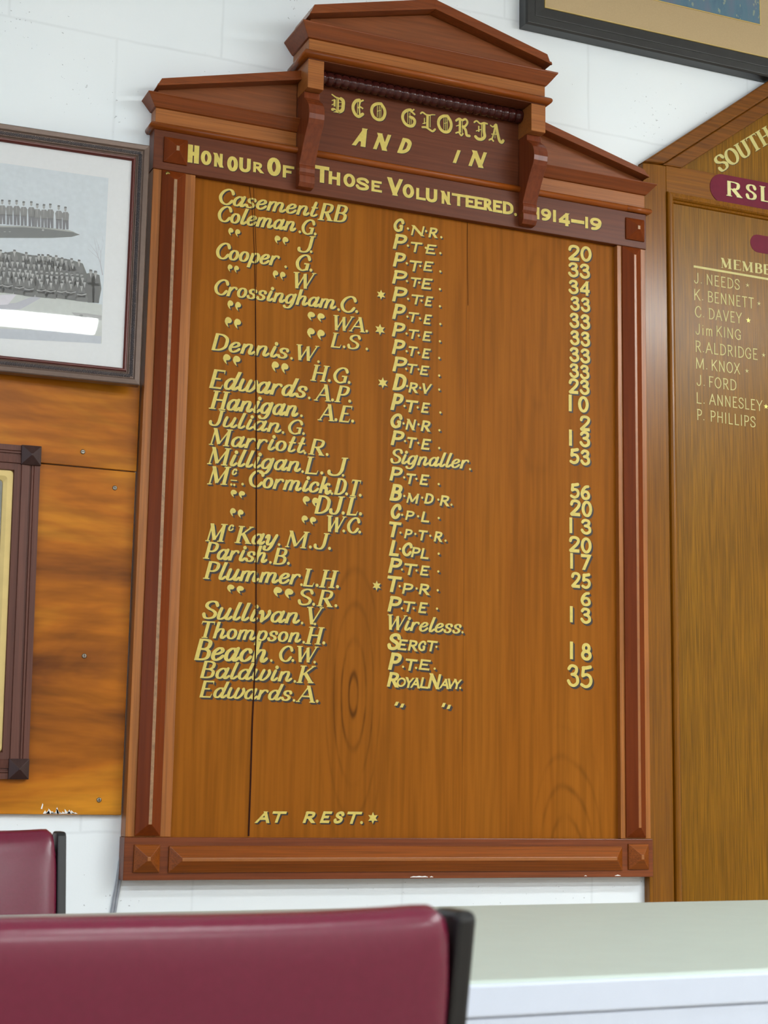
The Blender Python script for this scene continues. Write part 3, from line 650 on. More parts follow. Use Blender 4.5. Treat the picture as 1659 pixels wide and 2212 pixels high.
hb(MB().prism_y([(0.8235, 1.505), (0.8235, 1.522), (1.100, 1.4505), (1.098, 1.438)], 0.020, 0.0325), 'backing_slat', M['slat'])['label'] = 'dusty pale slat'
# centre block
YF = -0.059
hb(MB().molding(arc(.0075, 1.5235, o=.0045), 0.2890, 0.8200, YF, YB, smooth=True), 'bead_moulding', M['torus'], bevel=0)
hb(MB().box(0.2890, 0.8200, YF, YB, 1.5142, 1.5185), 'soffit', M['header'])
hb(MB().box(0.2890, 0.8200, YF, YB, 1.5310, 1.5570), 'frieze', M['frieze'])
cp = [(0, 1.5570), (.003, 1.5582), (.010, 1.567), (.0175, 1.5775), (.0205, 1.581), (.0205, 1.584), (0, 1.584)]
hb(MB().molding(cp, 0.2890, 0.8200, YF, YB), 'cornice', M['cornice'], bevel=0.0006)
hb(MB().prism_y([(0.293, 1.584), (0.816, 1.584), (0.816, 1.602), (CX, 1.6655), (0.293, 1.602)], -0.052, YB), 'tympanum', M['tymp'])
rk = MB()
for sgn in (1, -1):
    def X(d): return CX + sgn*d
    rk.prism_y([(X(-0.271), 1.5995), (X(0), 1.6665), (X(0), 1.6895), (X(-0.262), 1.6215)], -0.076, YB)
    rk.prism_y([(X(-0.272), 1.5990), (X(0), 1.6660), (X(0), 1.6705), (X(-0.2705), 1.6040)], -0.0795, -0.074)
hb(rk, 'raking_cornice', M['cornice'], bevel=0.0006)
# turned bobbin moulding under the soffit
bob = MB(); n = 28; x0, x1 = 0.3260, 0.7890; st = (x1-x0)/n; pts = []; rad = []
for i in range(n):
    for k in range(8):
        t = k/8; pts.append((x0+(i+t)*st, -0.0130, 1.5010)); rad.append(.0108+.0040*math.sqrt(max(0, 1-(2*t-1)**2)))
pts.append((x1, -0.0130, 1.5010)); rad.append(.0108)
hb(bob.tube(pts, rad, 16), 'bobbin_moulding', M['bobbin'], bevel=0)['label'] = 'dark turned bobbin moulding'
# scroll brackets with their head blocks
pr = [(0, 1.4540), (.0365, 1.4540), (.0370, 1.4400), (.0430, 1.4350), (.0540, 1.4270), (.0620, 1.4180), (.0670, 1.4080), (.0685, 1.3970), (.0670, 1.3870), (.0630, 1.3780), (.0520, 1.3640), (.0385, 1.3440), (.0280, 1.3260), (.0185, 1.3090), (.0205, 1.3050), (.0215, 1.3000), (.0200, 1.2930), (.0175, 1.2900), (.0215, 1.2850), (.0215, 1.2720), (.0150, 1.2640), (0, 1.2630)]
for xa in (0.2890, 0.7880):
    B = hb(MB().prism_x([(-0.0022-d, z) for d, z in pr], xa, xa+0.0330), 'bracket', M['bracket'], bevel=0.001)
    hb(MB().box(xa-.0004, xa+0.0334, YF, 0.0, 1.4540, 1.5140), 'head_block', M['frieze'], B, bevel=0.001)

# ------------------------------------------------------------------ gold lettering on the honour board
NAMES = [
 (crop(400, 380, 3.95), [
  [('Casement', 285, 240, 1130, 355, 142), ('RB', 1128, 375, 1385, 402, 150)],
  [('Coleman', 275, 388, 945, 478, 142), ('.', 965, 487, 988, 489, 130), ('G.', 990, 497, 1120, 512, 135)],
  [('"', 365, 440, 470, 520), ('"', 760, 505, 880, 590), ('J', 955, 652, 1110, 660, 145), ('.', 1062, 656, 1085, 658, 130)],
  [('Cooper', 260, 705, 805, 772, 145), ('.', 845, 785, 868, 787, 130), ('G.', 940, 805, 1085, 822, 145)],
  [('"', 360, 752, 458, 828), ('"', 745, 803, 855, 888), ('W', 920, 958, 1115, 968, 140)],
  [('Crossingham', 245, 1012, 1288, 1142, 140), ('.', 1297, 1150, 1318, 1152, 130), ('C.', 1322, 1162, 1475, 1175, 145)],
  [('"', 358, 1058, 475, 1152), ('"', 1042, 1155, 1190, 1245), ('WA.', 1260, 1315, 1560, 1340, 130)],
  [('"', 335, 1200, 475, 1305), ('"', 1038, 1293, 1190, 1400), ('L.S .', 1240, 1462, 1560, 1492, 128)]]),
 (crop(400, 700, 3.95), [
  [('Dennis', 222, 222, 885, 302, 150), ('.', 895, 302, 918, 304, 130), ('W', 945, 306, 1140, 322, 135), ('.', 1125, 330, 1148, 332, 130)],
  [('"', 320, 252, 470, 358), ('"', 735, 315, 880, 422), ('H.G.', 1065, 482, 1410, 515, 140)],
  [('Edwards', 203, 545, 1042, 635, 165), ('.', 1045, 640, 1070, 642, 130), ('A.P.', 1095, 652, 1415, 675, 145)],
  [('Hanigan', 200, 722, 965, 795, 160), ('.', 980, 792, 1002, 794, 130), ('A.E.', 1128, 820, 1440, 845, 145)],
  [('Julian', 200, 865, 820, 932, 140), ('.', 822, 935, 846, 937, 130), ('G.', 875, 938, 1020, 950, 130)],
  [('Marriott', 200, 1030, 1022, 1105, 148), ('.', 1010, 1108, 1032, 1110, 130), ('R.', 1050, 1112, 1222, 1130, 140)],
  [('Milligan', 185, 1195, 988, 1265, 152), ('.', 990, 1268, 1012, 1270, 130), ('L.', 1020, 1278, 1178, 1288, 150), ('J', 1210, 1295, 1388, 1300, 160), ('.', 1334, 1300, 1357, 1302, 130)],
  [('M', 185, 1368, 388, 1375, 158), ('c', 395, 1288, 443, 1292, 88), ('_', 385, 1342, 443, 1346, 100), ('..', 382, 1380, 428, 1386, 110), ('.', 478, 1375, 500, 1377, 120), ('Cormick', 540, 1388, 1248, 1452, 150), ('.', 1240, 1455, 1262, 1457, 130), ('D.T.', 1268, 1455, 1505, 1478, 145)]]),
 (crop(400, 1040, 3.95), [
  [('"', 385, 68, 510, 145), ('"', 1000, 122, 1142, 216), ('DJ.L.', 1100, 275, 1508, 295, 160)],
  [('"', 380, 225, 497, 312), ('"', 990, 288, 1117, 372), ('W.C.', 1205, 428, 1500, 448, 140)],
  [('M', 170, 510, 358, 518, 155), ('c', 365, 422, 415, 426, 88), ('Kay', 418, 525, 792, 552, 150), ('.', 788, 548, 812, 550, 130), ('M.J.', 850, 560, 1243, 588, 145)],
  [('Parish', 150, 658, 700, 698, 148), ('.', 715, 700, 738, 702, 130), ('B.', 748, 708, 892, 716, 145)],
  [('Plummer', 150, 830, 985, 885, 155), ('.', 980, 890, 1003, 892, 130), ('L.H.', 1003, 895, 1312, 915, 155)]]),
 (crop(400, 1260, 3.95), [
  [('"', 355, 8, 500, 92), ('"', 750, 28, 922, 132), ('S.R.', 958, 185, 1297, 208, 145)],
  [('Sullivan', 142, 303, 978, 347, 160), ('.', 985, 348, 1008, 350, 130), ('V', 1035, 350, 1180, 354, 150), ('.', 1095, 356, 1118, 358, 130)],
  [('Thompson', 135, 465, 988, 508, 145), ('.', 998, 512, 1022, 514, 130), ('H.', 1020, 518, 1195, 526, 150)],
  [('Beach', 75, 655, 705, 678, 185), ('.', 722, 668, 746, 670, 130), ('C.', 798, 668, 930, 674, 140), ('W', 950, 672, 1135, 678, 138), ('.', 1092, 682, 1115, 684, 130)],
  [('Baldwin', 125, 808, 912, 842, 150), ('.', 922, 846, 946, 848, 130), ('K', 948, 850, 1112, 854, 150)],
  [('Edwards', 120, 973, 912, 1005, 145), ('.', 915, 1008, 940, 1010, 130), ('A.', 942, 1012, 1138, 1022, 145)]]),
]
YP = 0.012
nrow = 0
for c, rows in NAMES:
    for row in rows:
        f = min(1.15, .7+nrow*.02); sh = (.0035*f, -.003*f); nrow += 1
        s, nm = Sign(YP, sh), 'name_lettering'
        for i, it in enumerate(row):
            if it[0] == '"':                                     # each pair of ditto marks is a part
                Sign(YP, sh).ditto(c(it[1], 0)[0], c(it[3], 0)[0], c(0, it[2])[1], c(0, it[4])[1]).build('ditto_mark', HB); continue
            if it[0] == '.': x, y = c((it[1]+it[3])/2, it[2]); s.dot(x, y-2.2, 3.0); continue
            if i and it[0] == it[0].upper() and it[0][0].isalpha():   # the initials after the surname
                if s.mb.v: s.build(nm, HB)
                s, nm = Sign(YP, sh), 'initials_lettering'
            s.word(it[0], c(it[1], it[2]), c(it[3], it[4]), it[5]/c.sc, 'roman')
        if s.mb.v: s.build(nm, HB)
c5, c6, c7 = crop(790, 450, 3.19), crop(790, 780, 3.19), crop(790, 1120, 3.19)
# ranks: (text, u0, baseline, u1, height); '·' (u, v); '*' (u, v, r)
RANKS = [
 (c5, [('G', 190, 160, 265, 95), ('·', 290, 140), ('N', 310, 185, 405, 70), ('·', 415, 158), ('R', 430, 200, 495, 70), ('·', 520, 200)]),
 (c5, [('P', 185, 278, 285, 105), ('·', 290, 258), ('T', 308, 300, 390, 70), ('·', 413, 273), ('E', 410, 312, 487, 66), ('·', 513, 310)]),
 (c5, [('P', 185, 400, 275, 100), ('·', 282, 380), ('T', 300, 432, 386, 75), ('·', 374, 398), ('E', 394, 430, 466, 68), ('·', 513, 436)]),
 (c5, [('P', 180, 518, 285, 96), ('·', 283, 502), ('T', 308, 540, 380, 66), ('·', 367, 513), ('E', 380, 555, 460, 76), ('·', 510, 558)]),
 (c5, [('*', 105, 595, 34), ('P', 180, 640, 286, 104), ('·', 291, 625), ('T', 313, 660, 397, 68), ('·', 383, 637), ('E', 404, 672, 463, 68), ('·', 510, 676)]),
 (c5, [('P', 180, 762, 275, 108), ('·', 286, 747), ('T', 293, 780, 367, 66), ('·', 373, 760), ('E', 395, 797, 455, 68), ('·', 513, 798)]),
 (c5, [('*', 98, 836, 39), ('P', 178, 882, 272, 100), ('·', 280, 864), ('T', 294, 898, 367, 66), ('·', 364, 878), ('E', 388, 912, 455, 68), ('·', 510, 917)]),
 (c5, [('P', 178, 1003, 272, 104), ('·', 281, 985), ('T', 293, 1017, 357, 68), ('·', 363, 996), ('E', 384, 1033, 447, 70), ('·', 505, 1032)]),
 (c5, [('P', 182, 1122, 285, 104), ('·', 278, 1107), ('T', 285, 1135, 356, 66), ('·', 363, 1110), ('E', 370, 1147, 437, 66), ('·', 505, 1153)]),
 (c6, [('*', 117, 150, 39), ('D', 182, 200, 280, 118), ('·', 284, 173), ('R', 292, 216, 360, 72), ('·', 374, 185), ('V', 388, 224, 457, 72), ('·', 505, 197)]),
 (c6, [('P', 168, 336, 260, 118), ('·', 266, 310), ('T', 273, 350, 361, 84), ('·', 357, 320), ('E', 378, 355, 442, 72), ('·', 513, 355)]),
 (c6, [('G', 168, 460, 252, 105), ('·', 260, 430), ('N', 272, 472, 346, 76), ('·', 363, 437), ('R', 377, 482, 446, 76), ('·', 507, 477)]),
 (c6, [('P', 170, 578, 266, 104), ('·', 270, 552), ('T', 284, 598, 352, 76), ('·', 361, 565), ('E', 378, 608, 449, 76), ('·', 505, 600)]),
 (c6, [('~Signaller', 168, 704, 712, 104, 745), ('·', 718, 745)]),
 (c6, [('P', 162, 822, 254, 98), ('·', 264, 802), ('T', 278, 846, 346, 74), ('·', 348, 812), ('E', 368, 852, 437, 74), ('·', 502, 848)]),
 (c6, [('B', 162, 960, 252, 118), ('·', 265, 930), ('M', 278, 976, 370, 70), ('·', 388, 942), ('D', 400, 982, 468, 74), ('·', 499, 955), ('R', 507, 996, 577, 74), ('·', 590, 990)]),
 (c6, [('C', 170, 1086, 245, 108), ('·', 250, 1060), ('P', 270, 1094, 335, 66), ('·', 360, 1070), ('L', 378, 1108, 437, 74), ('·', 502, 1082)]),
 (c7, [('T', 158, 127, 246, 108), ('·', 239, 98), ('P', 262, 136, 322, 66), ('·', 341, 107), ('T', 362, 150, 427, 72), ('·', 444, 120), ('R', 466, 158, 528, 72), ('·', 549, 153)]),
 (c7, [('L', 158, 256, 228, 110), ('·', 235, 210), ('C', 248, 258, 322, 98), ('P', 310, 266, 377, 72), ('L', 374, 276, 433, 74), ('·', 502, 243)]),
 (c7, [('P', 153, 374, 250, 108), ('·', 249, 352), ('T', 264, 387, 357, 80), ('·', 349, 359), ('E', 371, 391, 440, 70), ('·', 499, 365)]),
 (c7, [('*', 75, 463, 35), ('T', 146, 504, 248, 112), ('·', 233, 467), ('P', 248, 518, 327, 76), ('·', 350, 483), ('R', 363, 522, 441, 76), ('·', 495, 495)]),
 (c7, [('P', 148, 640, 247, 110), ('·', 248, 620), ('T', 258, 641, 342, 74), ('·', 330, 620), ('E', 359, 650, 427, 76), ('·', 490, 622)]),
 (c7, [('~Wireless', 148, 766, 660, 106, 795), ('·', 666, 785)]),
 (c7, [('S', 147, 904, 242, 120), ('E', 218, 905, 290, 76), ('R', 288, 910, 358, 76), ('G', 360, 912, 416, 74), ('T', 420, 914, 496, 76), ('·', 486, 885)]),
 (c7, [('P', 152, 1041, 247, 122), ('·', 256, 1022), ('T', 272, 1046, 357, 82), ('·', 346, 1030), ('E', 363, 1041, 448, 74), ('·', 474, 1035)]),
 (c7, [('R', 144, 1158, 228, 104), ('O', 212, 1158, 276, 66), ('Y', 272, 1166, 336, 74), ('A', 304, 1166, 372, 74), ('L', 370, 1168, 432, 76), ('N', 424, 1170, 520, 106), ('A', 504, 1170, 572, 70), ('V', 564, 1172, 624, 70), ('Y', 606, 1174, 664, 70), ('·', 650, 1168)]),
 (c7, [('"', 195, 1262, 267, 1302), ('"', 520, 1270, 588, 1312)]),
]
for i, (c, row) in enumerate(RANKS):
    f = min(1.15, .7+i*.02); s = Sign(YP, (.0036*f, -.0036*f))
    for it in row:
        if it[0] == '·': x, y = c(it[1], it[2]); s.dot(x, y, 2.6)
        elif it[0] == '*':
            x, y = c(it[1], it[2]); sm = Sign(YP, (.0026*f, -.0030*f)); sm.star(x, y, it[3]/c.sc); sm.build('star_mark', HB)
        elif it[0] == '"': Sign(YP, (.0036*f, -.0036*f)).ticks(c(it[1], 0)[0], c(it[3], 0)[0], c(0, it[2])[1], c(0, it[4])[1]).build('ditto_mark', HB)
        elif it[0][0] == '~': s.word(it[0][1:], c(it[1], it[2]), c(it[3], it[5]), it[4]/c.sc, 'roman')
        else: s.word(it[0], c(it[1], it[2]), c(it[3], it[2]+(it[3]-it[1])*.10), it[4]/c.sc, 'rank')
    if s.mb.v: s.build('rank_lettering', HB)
# numbers: (left u, baseline, right u, height, digits)
NUMS = [
 (c5, 1395, 357, 1556, 108, '20'), (c5, 1393, 474, 1545, 104, '33'), (c5, 1396, 590, 1542, 100, '34'), (c5, 1408, 704, 1546, 100, '33'), (c5, 1402, 824, 1546, 106, '33'),
 (c5, 1406, 942, 1546, 104, '33'), (c5, 1402, 1058, 1546, 104, '33'), (c5, 1402, 1168, 1541, 102, '33'),
 (c6, 1398, 222, 1542, 106, '23'), (c6, 1398, 348, 1536, 115, '1 0'), (c6, 1475, 478, 1546, 106, '2'), (c6, 1400, 586, 1546, 112, '1 3'), (c6, 1403, 708, 1546, 110, '53'),
 (c6, 1407, 946, 1546, 108, '56'), (c6, 1407, 1064, 1560, 114, '20'), (c6, 1403, 1188, 1554, 108, '1 3'),
 (c7, 1400, 230, 1556, 112, '20'), (c7, 1408, 348, 1556, 108, '1 7'), (c7, 1415, 474, 1550, 108, '25'), (c7, 1480, 602, 1550, 104, '6'), (c7, 1406, 718, 1552, 112, '1 3'), (c7, 1406, 972, 1556, 122, '1 8'), (c7, 1385, 1158, 1562, 156, '35'),
]
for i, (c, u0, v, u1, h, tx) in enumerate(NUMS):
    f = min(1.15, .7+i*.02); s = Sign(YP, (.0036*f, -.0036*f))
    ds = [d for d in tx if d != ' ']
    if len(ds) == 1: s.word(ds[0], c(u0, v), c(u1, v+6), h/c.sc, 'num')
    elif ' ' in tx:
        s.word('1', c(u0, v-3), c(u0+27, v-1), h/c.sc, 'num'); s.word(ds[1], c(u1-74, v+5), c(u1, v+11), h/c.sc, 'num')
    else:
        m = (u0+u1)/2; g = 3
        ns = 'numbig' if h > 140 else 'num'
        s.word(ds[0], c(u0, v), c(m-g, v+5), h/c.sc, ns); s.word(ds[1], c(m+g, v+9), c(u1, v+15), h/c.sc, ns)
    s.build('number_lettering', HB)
# heading on the rail, with large initials
ca, cb, cc = crop(300, 260, 2.765), crop(700, 0, 3.072), crop(900, 340, 3.072)
HEAD = [[(ca, 'H', 290, 250, 357, 108), (ca, 'O', 368, 262, 432, 86), (ca, 'N', 440, 274, 506, 82), (ca, 'O', 525, 300, 590, 90), (ca, 'U', 597, 304, 666, 84), (ca, 'R', 680, 308, 748, 62)],
 [(ca, 'O', 764, 326, 846, 110), (ca, 'F', 858, 340, 926, 74)],
 [(ca, 'T', 1050, 366, 1135, 100), (ca, 'H', 1132, 380, 1201, 78), (ca, 'O', 1220, 393, 1291, 80), (ca, 'S', 1294, 412, 1373, 76), (ca, 'E', 1388, 423, 1451, 66)],
 [(cb, 'V', 415, 1290, 522, 116), (cb, 'O', 520, 1308, 596, 92), (cb, 'L', 610, 1322, 674, 76), (cb, 'U', 674, 1336, 750, 90), (cb, 'N', 770, 1350, 842, 86), (cb, 'T', 846, 1360, 938, 80), (cb, 'E', 938, 1374, 1001, 80), (cb, 'E', 998, 1384, 1060, 80), (cb, 'R', 1058, 1394, 1120, 80), (cb, 'E', 1120, 1406, 1182, 80), (cb, 'D', 1184, 1418, 1256, 84)],
 [(cc, '1', 794, 410, 814, 80), (cc, '9', 824, 420, 892, 84), (cc, '1', 904, 428, 928, 80), (cc, '4', 940, 448, 1016, 86), (cc, '-', 1024, 458, 1112, 84), (cc, '1', 1118, 470, 1146, 76), (cc, '9', 1150, 482, 1226, 86)]]
for k, wd_ in enumerate(HEAD):
    s = Sign(-0.0022, (.0012, -.0012))
    for c, ch, u0, v, u1, h in wd_: s.word(ch, c(u0, v), c(u1, v+(u1-u0)*.16), h/c.sc, 'head')
    if k == 3: x, y = cb(1270, 1424); s.dot(x, y, 3.4)
    s.build('heading_lettering', HDR)
s = Sign(0.0, (.0012, -.0012))
for ch, u0, v, u1, h in [('D', 45, 742, 137, 122), ('E', 180, 770, 265, 122), ('O', 304, 790, 412, 118), ('G', 510, 832, 610, 122), ('L', 634, 862, 742, 124), ('O', 748, 872, 852, 118), ('R', 868, 898, 972, 124), ('J', 990, 922, 1086, 128), ('A', 1090, 938, 1197, 124)]:
    s.word(ch, cb(u0, v), cb(u1, v+(u1-u0)*.17), h/cb.sc, 'black')
s.build('blackletter_lettering', HB)
for grp in ([('A', 183, 962, 288, 124), ('N', 324, 988, 444, 112), ('D', 484, 1014, 580, 106)], [('I', 853, 1080, 915, 90), ('N', 957, 1100, 1080, 108)]):
    s = Sign(0.0, (.0012, -.0012))
    for ch, u0, v, u1, h in grp: s.word(ch, cb(u0, v), cb(u1, v+(u1-u0)*.17), h/cb.sc, 'ital')
    s.build('heading_lettering', HB)
crl = crop(500, 1700, 3.318)
s = Sign(YP, (.0030, -.0026))
for ch, u0, v, u1, h in [('A', 163, 258, 272, 84), ('T', 290, 256, 396, 82), ('R', 508, 258, 600, 84), ('E', 630, 258, 722, 84), ('S', 730, 262, 808, 88), ('T', 826, 264, 937, 88)]:
    s.word(ch, crl(u0, v), crl(u1, v+1), h/crl.sc, 'ital')
x, y = crl(931, 255); s.dot(x, y, 3.4); s.build('heading_lettering', HB)
x, y = crl(1013, 222); Sign(YP, (.0026, -.0024)).star(x, y, 43/3.318).build('star_mark', HB)

# ------------------------------------------------------------------ the second board on the right
XL, XA, YR = 1.1036, 1.449, 0.012
XR = 2*XA-XL; ZE = 1.4650; SL = 0.746                       # left and right edges, eaves, slope of the gable
RB = thing('honour_board', (XA, 0.033, ZB-0.42), 'golden brown honour board with maroon plaque cut by the right photo edge', 'honour board')
def rb(m, name, mat, parent=None, bevel=0.0012, **k): return zb(m).build(name, mat, parent or RB, bevel=bevel, **k)
ZBOT = -0.42
RP = rb(MB().box(XL+.05, XR-.05, 0.020, YB, ZBOT+.04, 1.41), 'panel', M['oakpanel'], bevel=0)
rb(MB().prism_y([(XL+.05, 1.46), (XR-.05, 1.46), (XA, 1.46+SL*(XA-XL-.05))], 0.0195, YB), 'gable_panel', M['oakpanel'], bevel=0)
for xa, xb in ((XL, 1.1640), (2*XA-1.1640, XR)):
    rb(MB().box(xa, xb, YR, YB, ZBOT, ZE+.0), 'stile', M['oak'], bevel=0.002)
rb(MB().box(1.1640, 2*XA-1.1640, YR+.0004, YB, 1.4045, 1.4690), 'top_rail', M['oakx'])
rb(MB().box(1.1640, 2*XA-1.1640, YR, YB, ZBOT, ZBOT+.06), 'bottom_rail', M['oakx'])
# ovolo bead mitred round the panel
w, h = 2*(XA-1.1640), 1.4045-(ZBOT+.06); zc = (1.4045+ZBOT+.06)/2
bead = MB().frame(w, h, [(0, .0200), (0, .0085), (.0012, .0060), (.0045, .0040), (.0085, .0036), (.0120, .0050), (.0150, .0085), (.0165, .0130), (.0200, .0150), (.0215, .0200)])
bead.v = [(x+XA, y, z+zc) for x, y, z in bead.v]
rb(bead, 'panel_bead', M['oak'], bevel=0.0004)
# raking frame: two stepped mouldings
def rakeband(d0, d1, y0):
    m = MB()
    for sg in (1, -1):
        def X(x): return XA+sg*(x-XA)
        xs0, xs1 = XL+(0.0 if d0 == 0 else (d0)/SL*.95), XL+d1/SL*.95
        m.prism_y([(X(XL-.004 if d0 == 0 else xs0), ZE-.004 if d0 == 0 else ZE), (X(xs1), ZE+.0005), (X(XA), ZE+SL*(XA-XL)-d1), (X(XA), ZE+SL*(XA-XL)-d0)], y0, YB)
    return m
rb(rakeband(0, .0385, 0.002), 'raking_moulding', M['rake'], bevel=0.004)
rb(rakeband(.0385, .0780, 0.009), 'raking_moulding', M['rake'], bevel=0.003)
def pill(x0, x1, z0, z1, y0, y1):
    r = (z1-z0)/2; zc = (z0+z1)/2
    pts = [(x0+r+r*math.cos(R(90+180*i/16)), zc+r*math.sin(R(90+180*i/16))) for i in range(17)] + [(x1-r+r*math.cos(R(-90+180*i/16)), zc+r*math.sin(R(-90+180*i/16))) for i in range(17)]
    return MB().prism_y(pts, y0, y1)
a = at(1534, 405, .011); PQ = rb(pill(a.x, 2*XA-a.x, 1.4020, 1.4700, 0.0112, 0.013), 'plaque', M['maroon'], bevel=0)
PQ['label'] = 'maroon rounded plaque'
a = at(1621, 525, .0195); rb(pill(a.x, 2*XA-a.x, 1.3035, 1.3455, 0.0194, 0.0205), 'plaque', M['maroon'], RP, bevel=0)['label'] = 'small maroon rounded plaque'
PALE = [M['pale'], M['shade']]; CRM = [M['cream'], M['shade']]
cg = crop(1480, 180, 7.374)
s = Sign(0.0112, (.0010, -.0010))
for ch, u0, v, u1, h in [('R', 655, 1788, 912, 240), ('S', 962, 1838, 1138, 240), ('L', 1188, 1872, 1400, 240)]: s.word(ch, cg(u0, v), cg(u1, v+(u1-u0)*.17), h/7.374, 'times')
s.build('heading_lettering', PQ, CRM)
s = Sign(0.0195, (.0008, -.0010)); s.word('SOUTH', cg(560, 1432), cg(1420, 905), 268/7.374, 'times'); s.build('heading_lettering', RB, PALE)
ch_ = crop(1490, 550, 9.817); cl = crop(1390, 180, 2.836)
s = Sign(0.020, None)
for ch, u0, v, u1, h in [('M', 662, 278, 888, 212), ('E', 932, 318, 1088, 212), ('M', 1112, 350, 1342, 212), ('B', 1385, 388, 1538, 212), ('E', 1570, 414, 1716, 212)]: s.word(ch, ch_(u0, v), ch_(u1, v+(u1-u0)*.14), h/9.817, 'times')
s.build('heading_lettering', RP, PALE)
m = MB(); p, q = at(1498.5, 573, .0196), at(1690, 606, .0196)
m.poly([(p.x, .0196, p.z), (q.x, .0196, q.z), (q.x, .0196, q.z-.0050), (p.x, .0196, p.z-.0050)]); rb(m, 'underline', M['pale'], RP, bevel=0)
ROWS = [
 [(ch_, 'J.', 90, 608, 252, 230, 628), (ch_, 'NEEDS', 355, 640, 1058, 228, 755), ('a', ch_, 1222, 650, 40)],
 [(ch_, 'K.', 95, 965, 280, 240, 985), (ch_, 'BENNETT', 382, 1008, 1358, 236, 1152), ('a', ch_, 1465, 1038, 40)],
 [(ch_, 'C.', 105, 1330, 300, 245, 1345), (ch_, 'DAVEY', 402, 1368, 1108, 236, 1470), ('s', ch_, 1240, 1395, 62)],
 [(cl, 'Jim', 318, 1538, 420, 68, 1552), (cl, 'KING', 447, 1550, 596, 66, 1575)],
 [(cl, 'R.ALDRIDGE', 318, 1645, 698, 70, 1696), ('a', cl, 735, 1665, 12)],
 [(cl, 'M.', 322, 1748, 390, 68, 1757), (cl, 'KNOX', 418, 1760, 592, 68, 1784), ('a', cl, 633, 1762, 12)],
 [(cl, 'J.', 325, 1852, 374, 68, 1858), (cl, 'FORD', 401, 1862, 568, 68, 1884)],
 [(cl, 'L.', 325, 1960, 374, 68, 1967), (cl, 'ANNESLEY', 401, 1968, 730, 68, 2010), ('s', cl, 750, 1980, 17)],
 [(cl, 'P.', 328, 2062, 372, 68, 2069), (cl, 'PHILLIPS', 410, 2072, 686, 68, 2110)],
]
for row in ROWS:
    s = Sign(0.020, None)
    for it in row:
        if it[0] in ('a', 's'):
            st = Sign(0.020, None); x, y = it[1](it[2], it[3]); st.star(x, y, it[4]/it[1].sc*(1.35 if it[0] == 'a' else 1), 5, .26 if it[0] == 'a' else .42)
            o = st.build('star_mark', RP, [M['pale'] if it[0] == 'a' else M['goldbright'], M['shade']])
        else: c, t, u0, v, u1, h, v1 = it; s.word(t, c(u0, v), c(u1, v1), h/c.sc, 'light')
    s.build('name_lettering', RP, PALE)

# ------------------------------------------------------------------ framed photograph of airmen (left)
yr, xr = -0.028, -0.0150                                     # front right edge; hung with its left side nearer the wall
ang = -R(3.0); FW, FH, FD = 0.64, 0.4790, 0.022
ux = Vector((math.cos(ang), math.sin(ang), 0))               # local x in world
nrm = Vector((-ux.y, ux.x, 0))                               # local y in world
PC = Vector((xr, yr, 0)) - ux*(FW/2)
def plane_pt(px, py, depth=0.0):
    """local x, z on the picture's front plane (pushed back by depth)"""
    d = ray(px, py); p0 = PC + nrm*depth; c = Vector((CAM.x, CAM.y, 0))
    t = (p0-c).dot(nrm)/Vector((d.x, d.y, 0)).dot(nrm); p = CAM + d*t
    return ((Vector((p.x, p.y, 0))-PC).dot(ux), p.z-ZB)
ztop, zbot = plane_pt(325, 314)[1], plane_pt(303, 832)[1]
FH = ztop-zbot; ZC = (ztop+zbot)/2
PIC = thing('framed_photograph', (PC.x, PC.y, ZB+ZC), 'framed black and white group photo of airmen above the left plank', 'framed photo', rz=ang)
PIC.rotation_euler = (0, 0, ang)
def lp(px, py, d=0.0): x, z = plane_pt(px, py, d); return (x, z-ZC)
fr = MB().frame(FW, FH, [(0, FD), (0, .002), (.002, 0), (.010, .001), (.0125, .004), (.0215, .005), (.0235, .008), (.0250, .0085)])
fr.build('frame', M['picframe'], PIC, local=True, bevel=0.0005)
rope = MB()
def ropeside(p, q):
    p, q = Vector(p), Vector(q); L = (q-p).length; n = int(L/.0030); d = (q-p)/L; side = Vector((-d.z, 0, d.x))
    for i in range(n):
        c = p + d*(i+.5)*L/n
        a0, a1 = c - d*.0024 - side*.0034, c + d*.0024 + side*.0034
        rope.tube([a0, (a0+a1)/2+Vector((0, -.0012, 0)), a1], [.0008, .0012, .0008], 6)
x1, z1 = FW/2-.0170, FH/2-.0170
ropeside((-.02, .0045, z1), (x1, .0045, z1)); ropeside((x1, .0045, z1), (x1, .0045, -z1)); ropeside((x1, .0045, -z1), (-.02, .0045, -z1))
rope.build('rope_moulding', M['rope'], PIC, local=True, normals=False)
MB().frame(FW, FH, [(.0250, .0080), (.0265, .0060), (.0290, .0062), (.0315, .0100), (.0315, .0135)]).build('slip', M['slip'], PIC, local=True)
MB().box(-FW/2+.03, FW/2-.03, .0132, .0150, -FH/2+.03, FH/2-.03).build('mat_board', M['mat'], PIC, local=True)
MB().box(-FW/2+.004, FW/2-.004, .0152, FD, -FH/2+.004, FH/2-.004).build('back_board', M['darkblock'], PIC, local=True)
MB().box(-FW/2+.0308, FW/2-.0308, .0104, .0112, -FH/2+.0308, FH/2-.0308).build('glass', M['glass'], PIC, local=True)
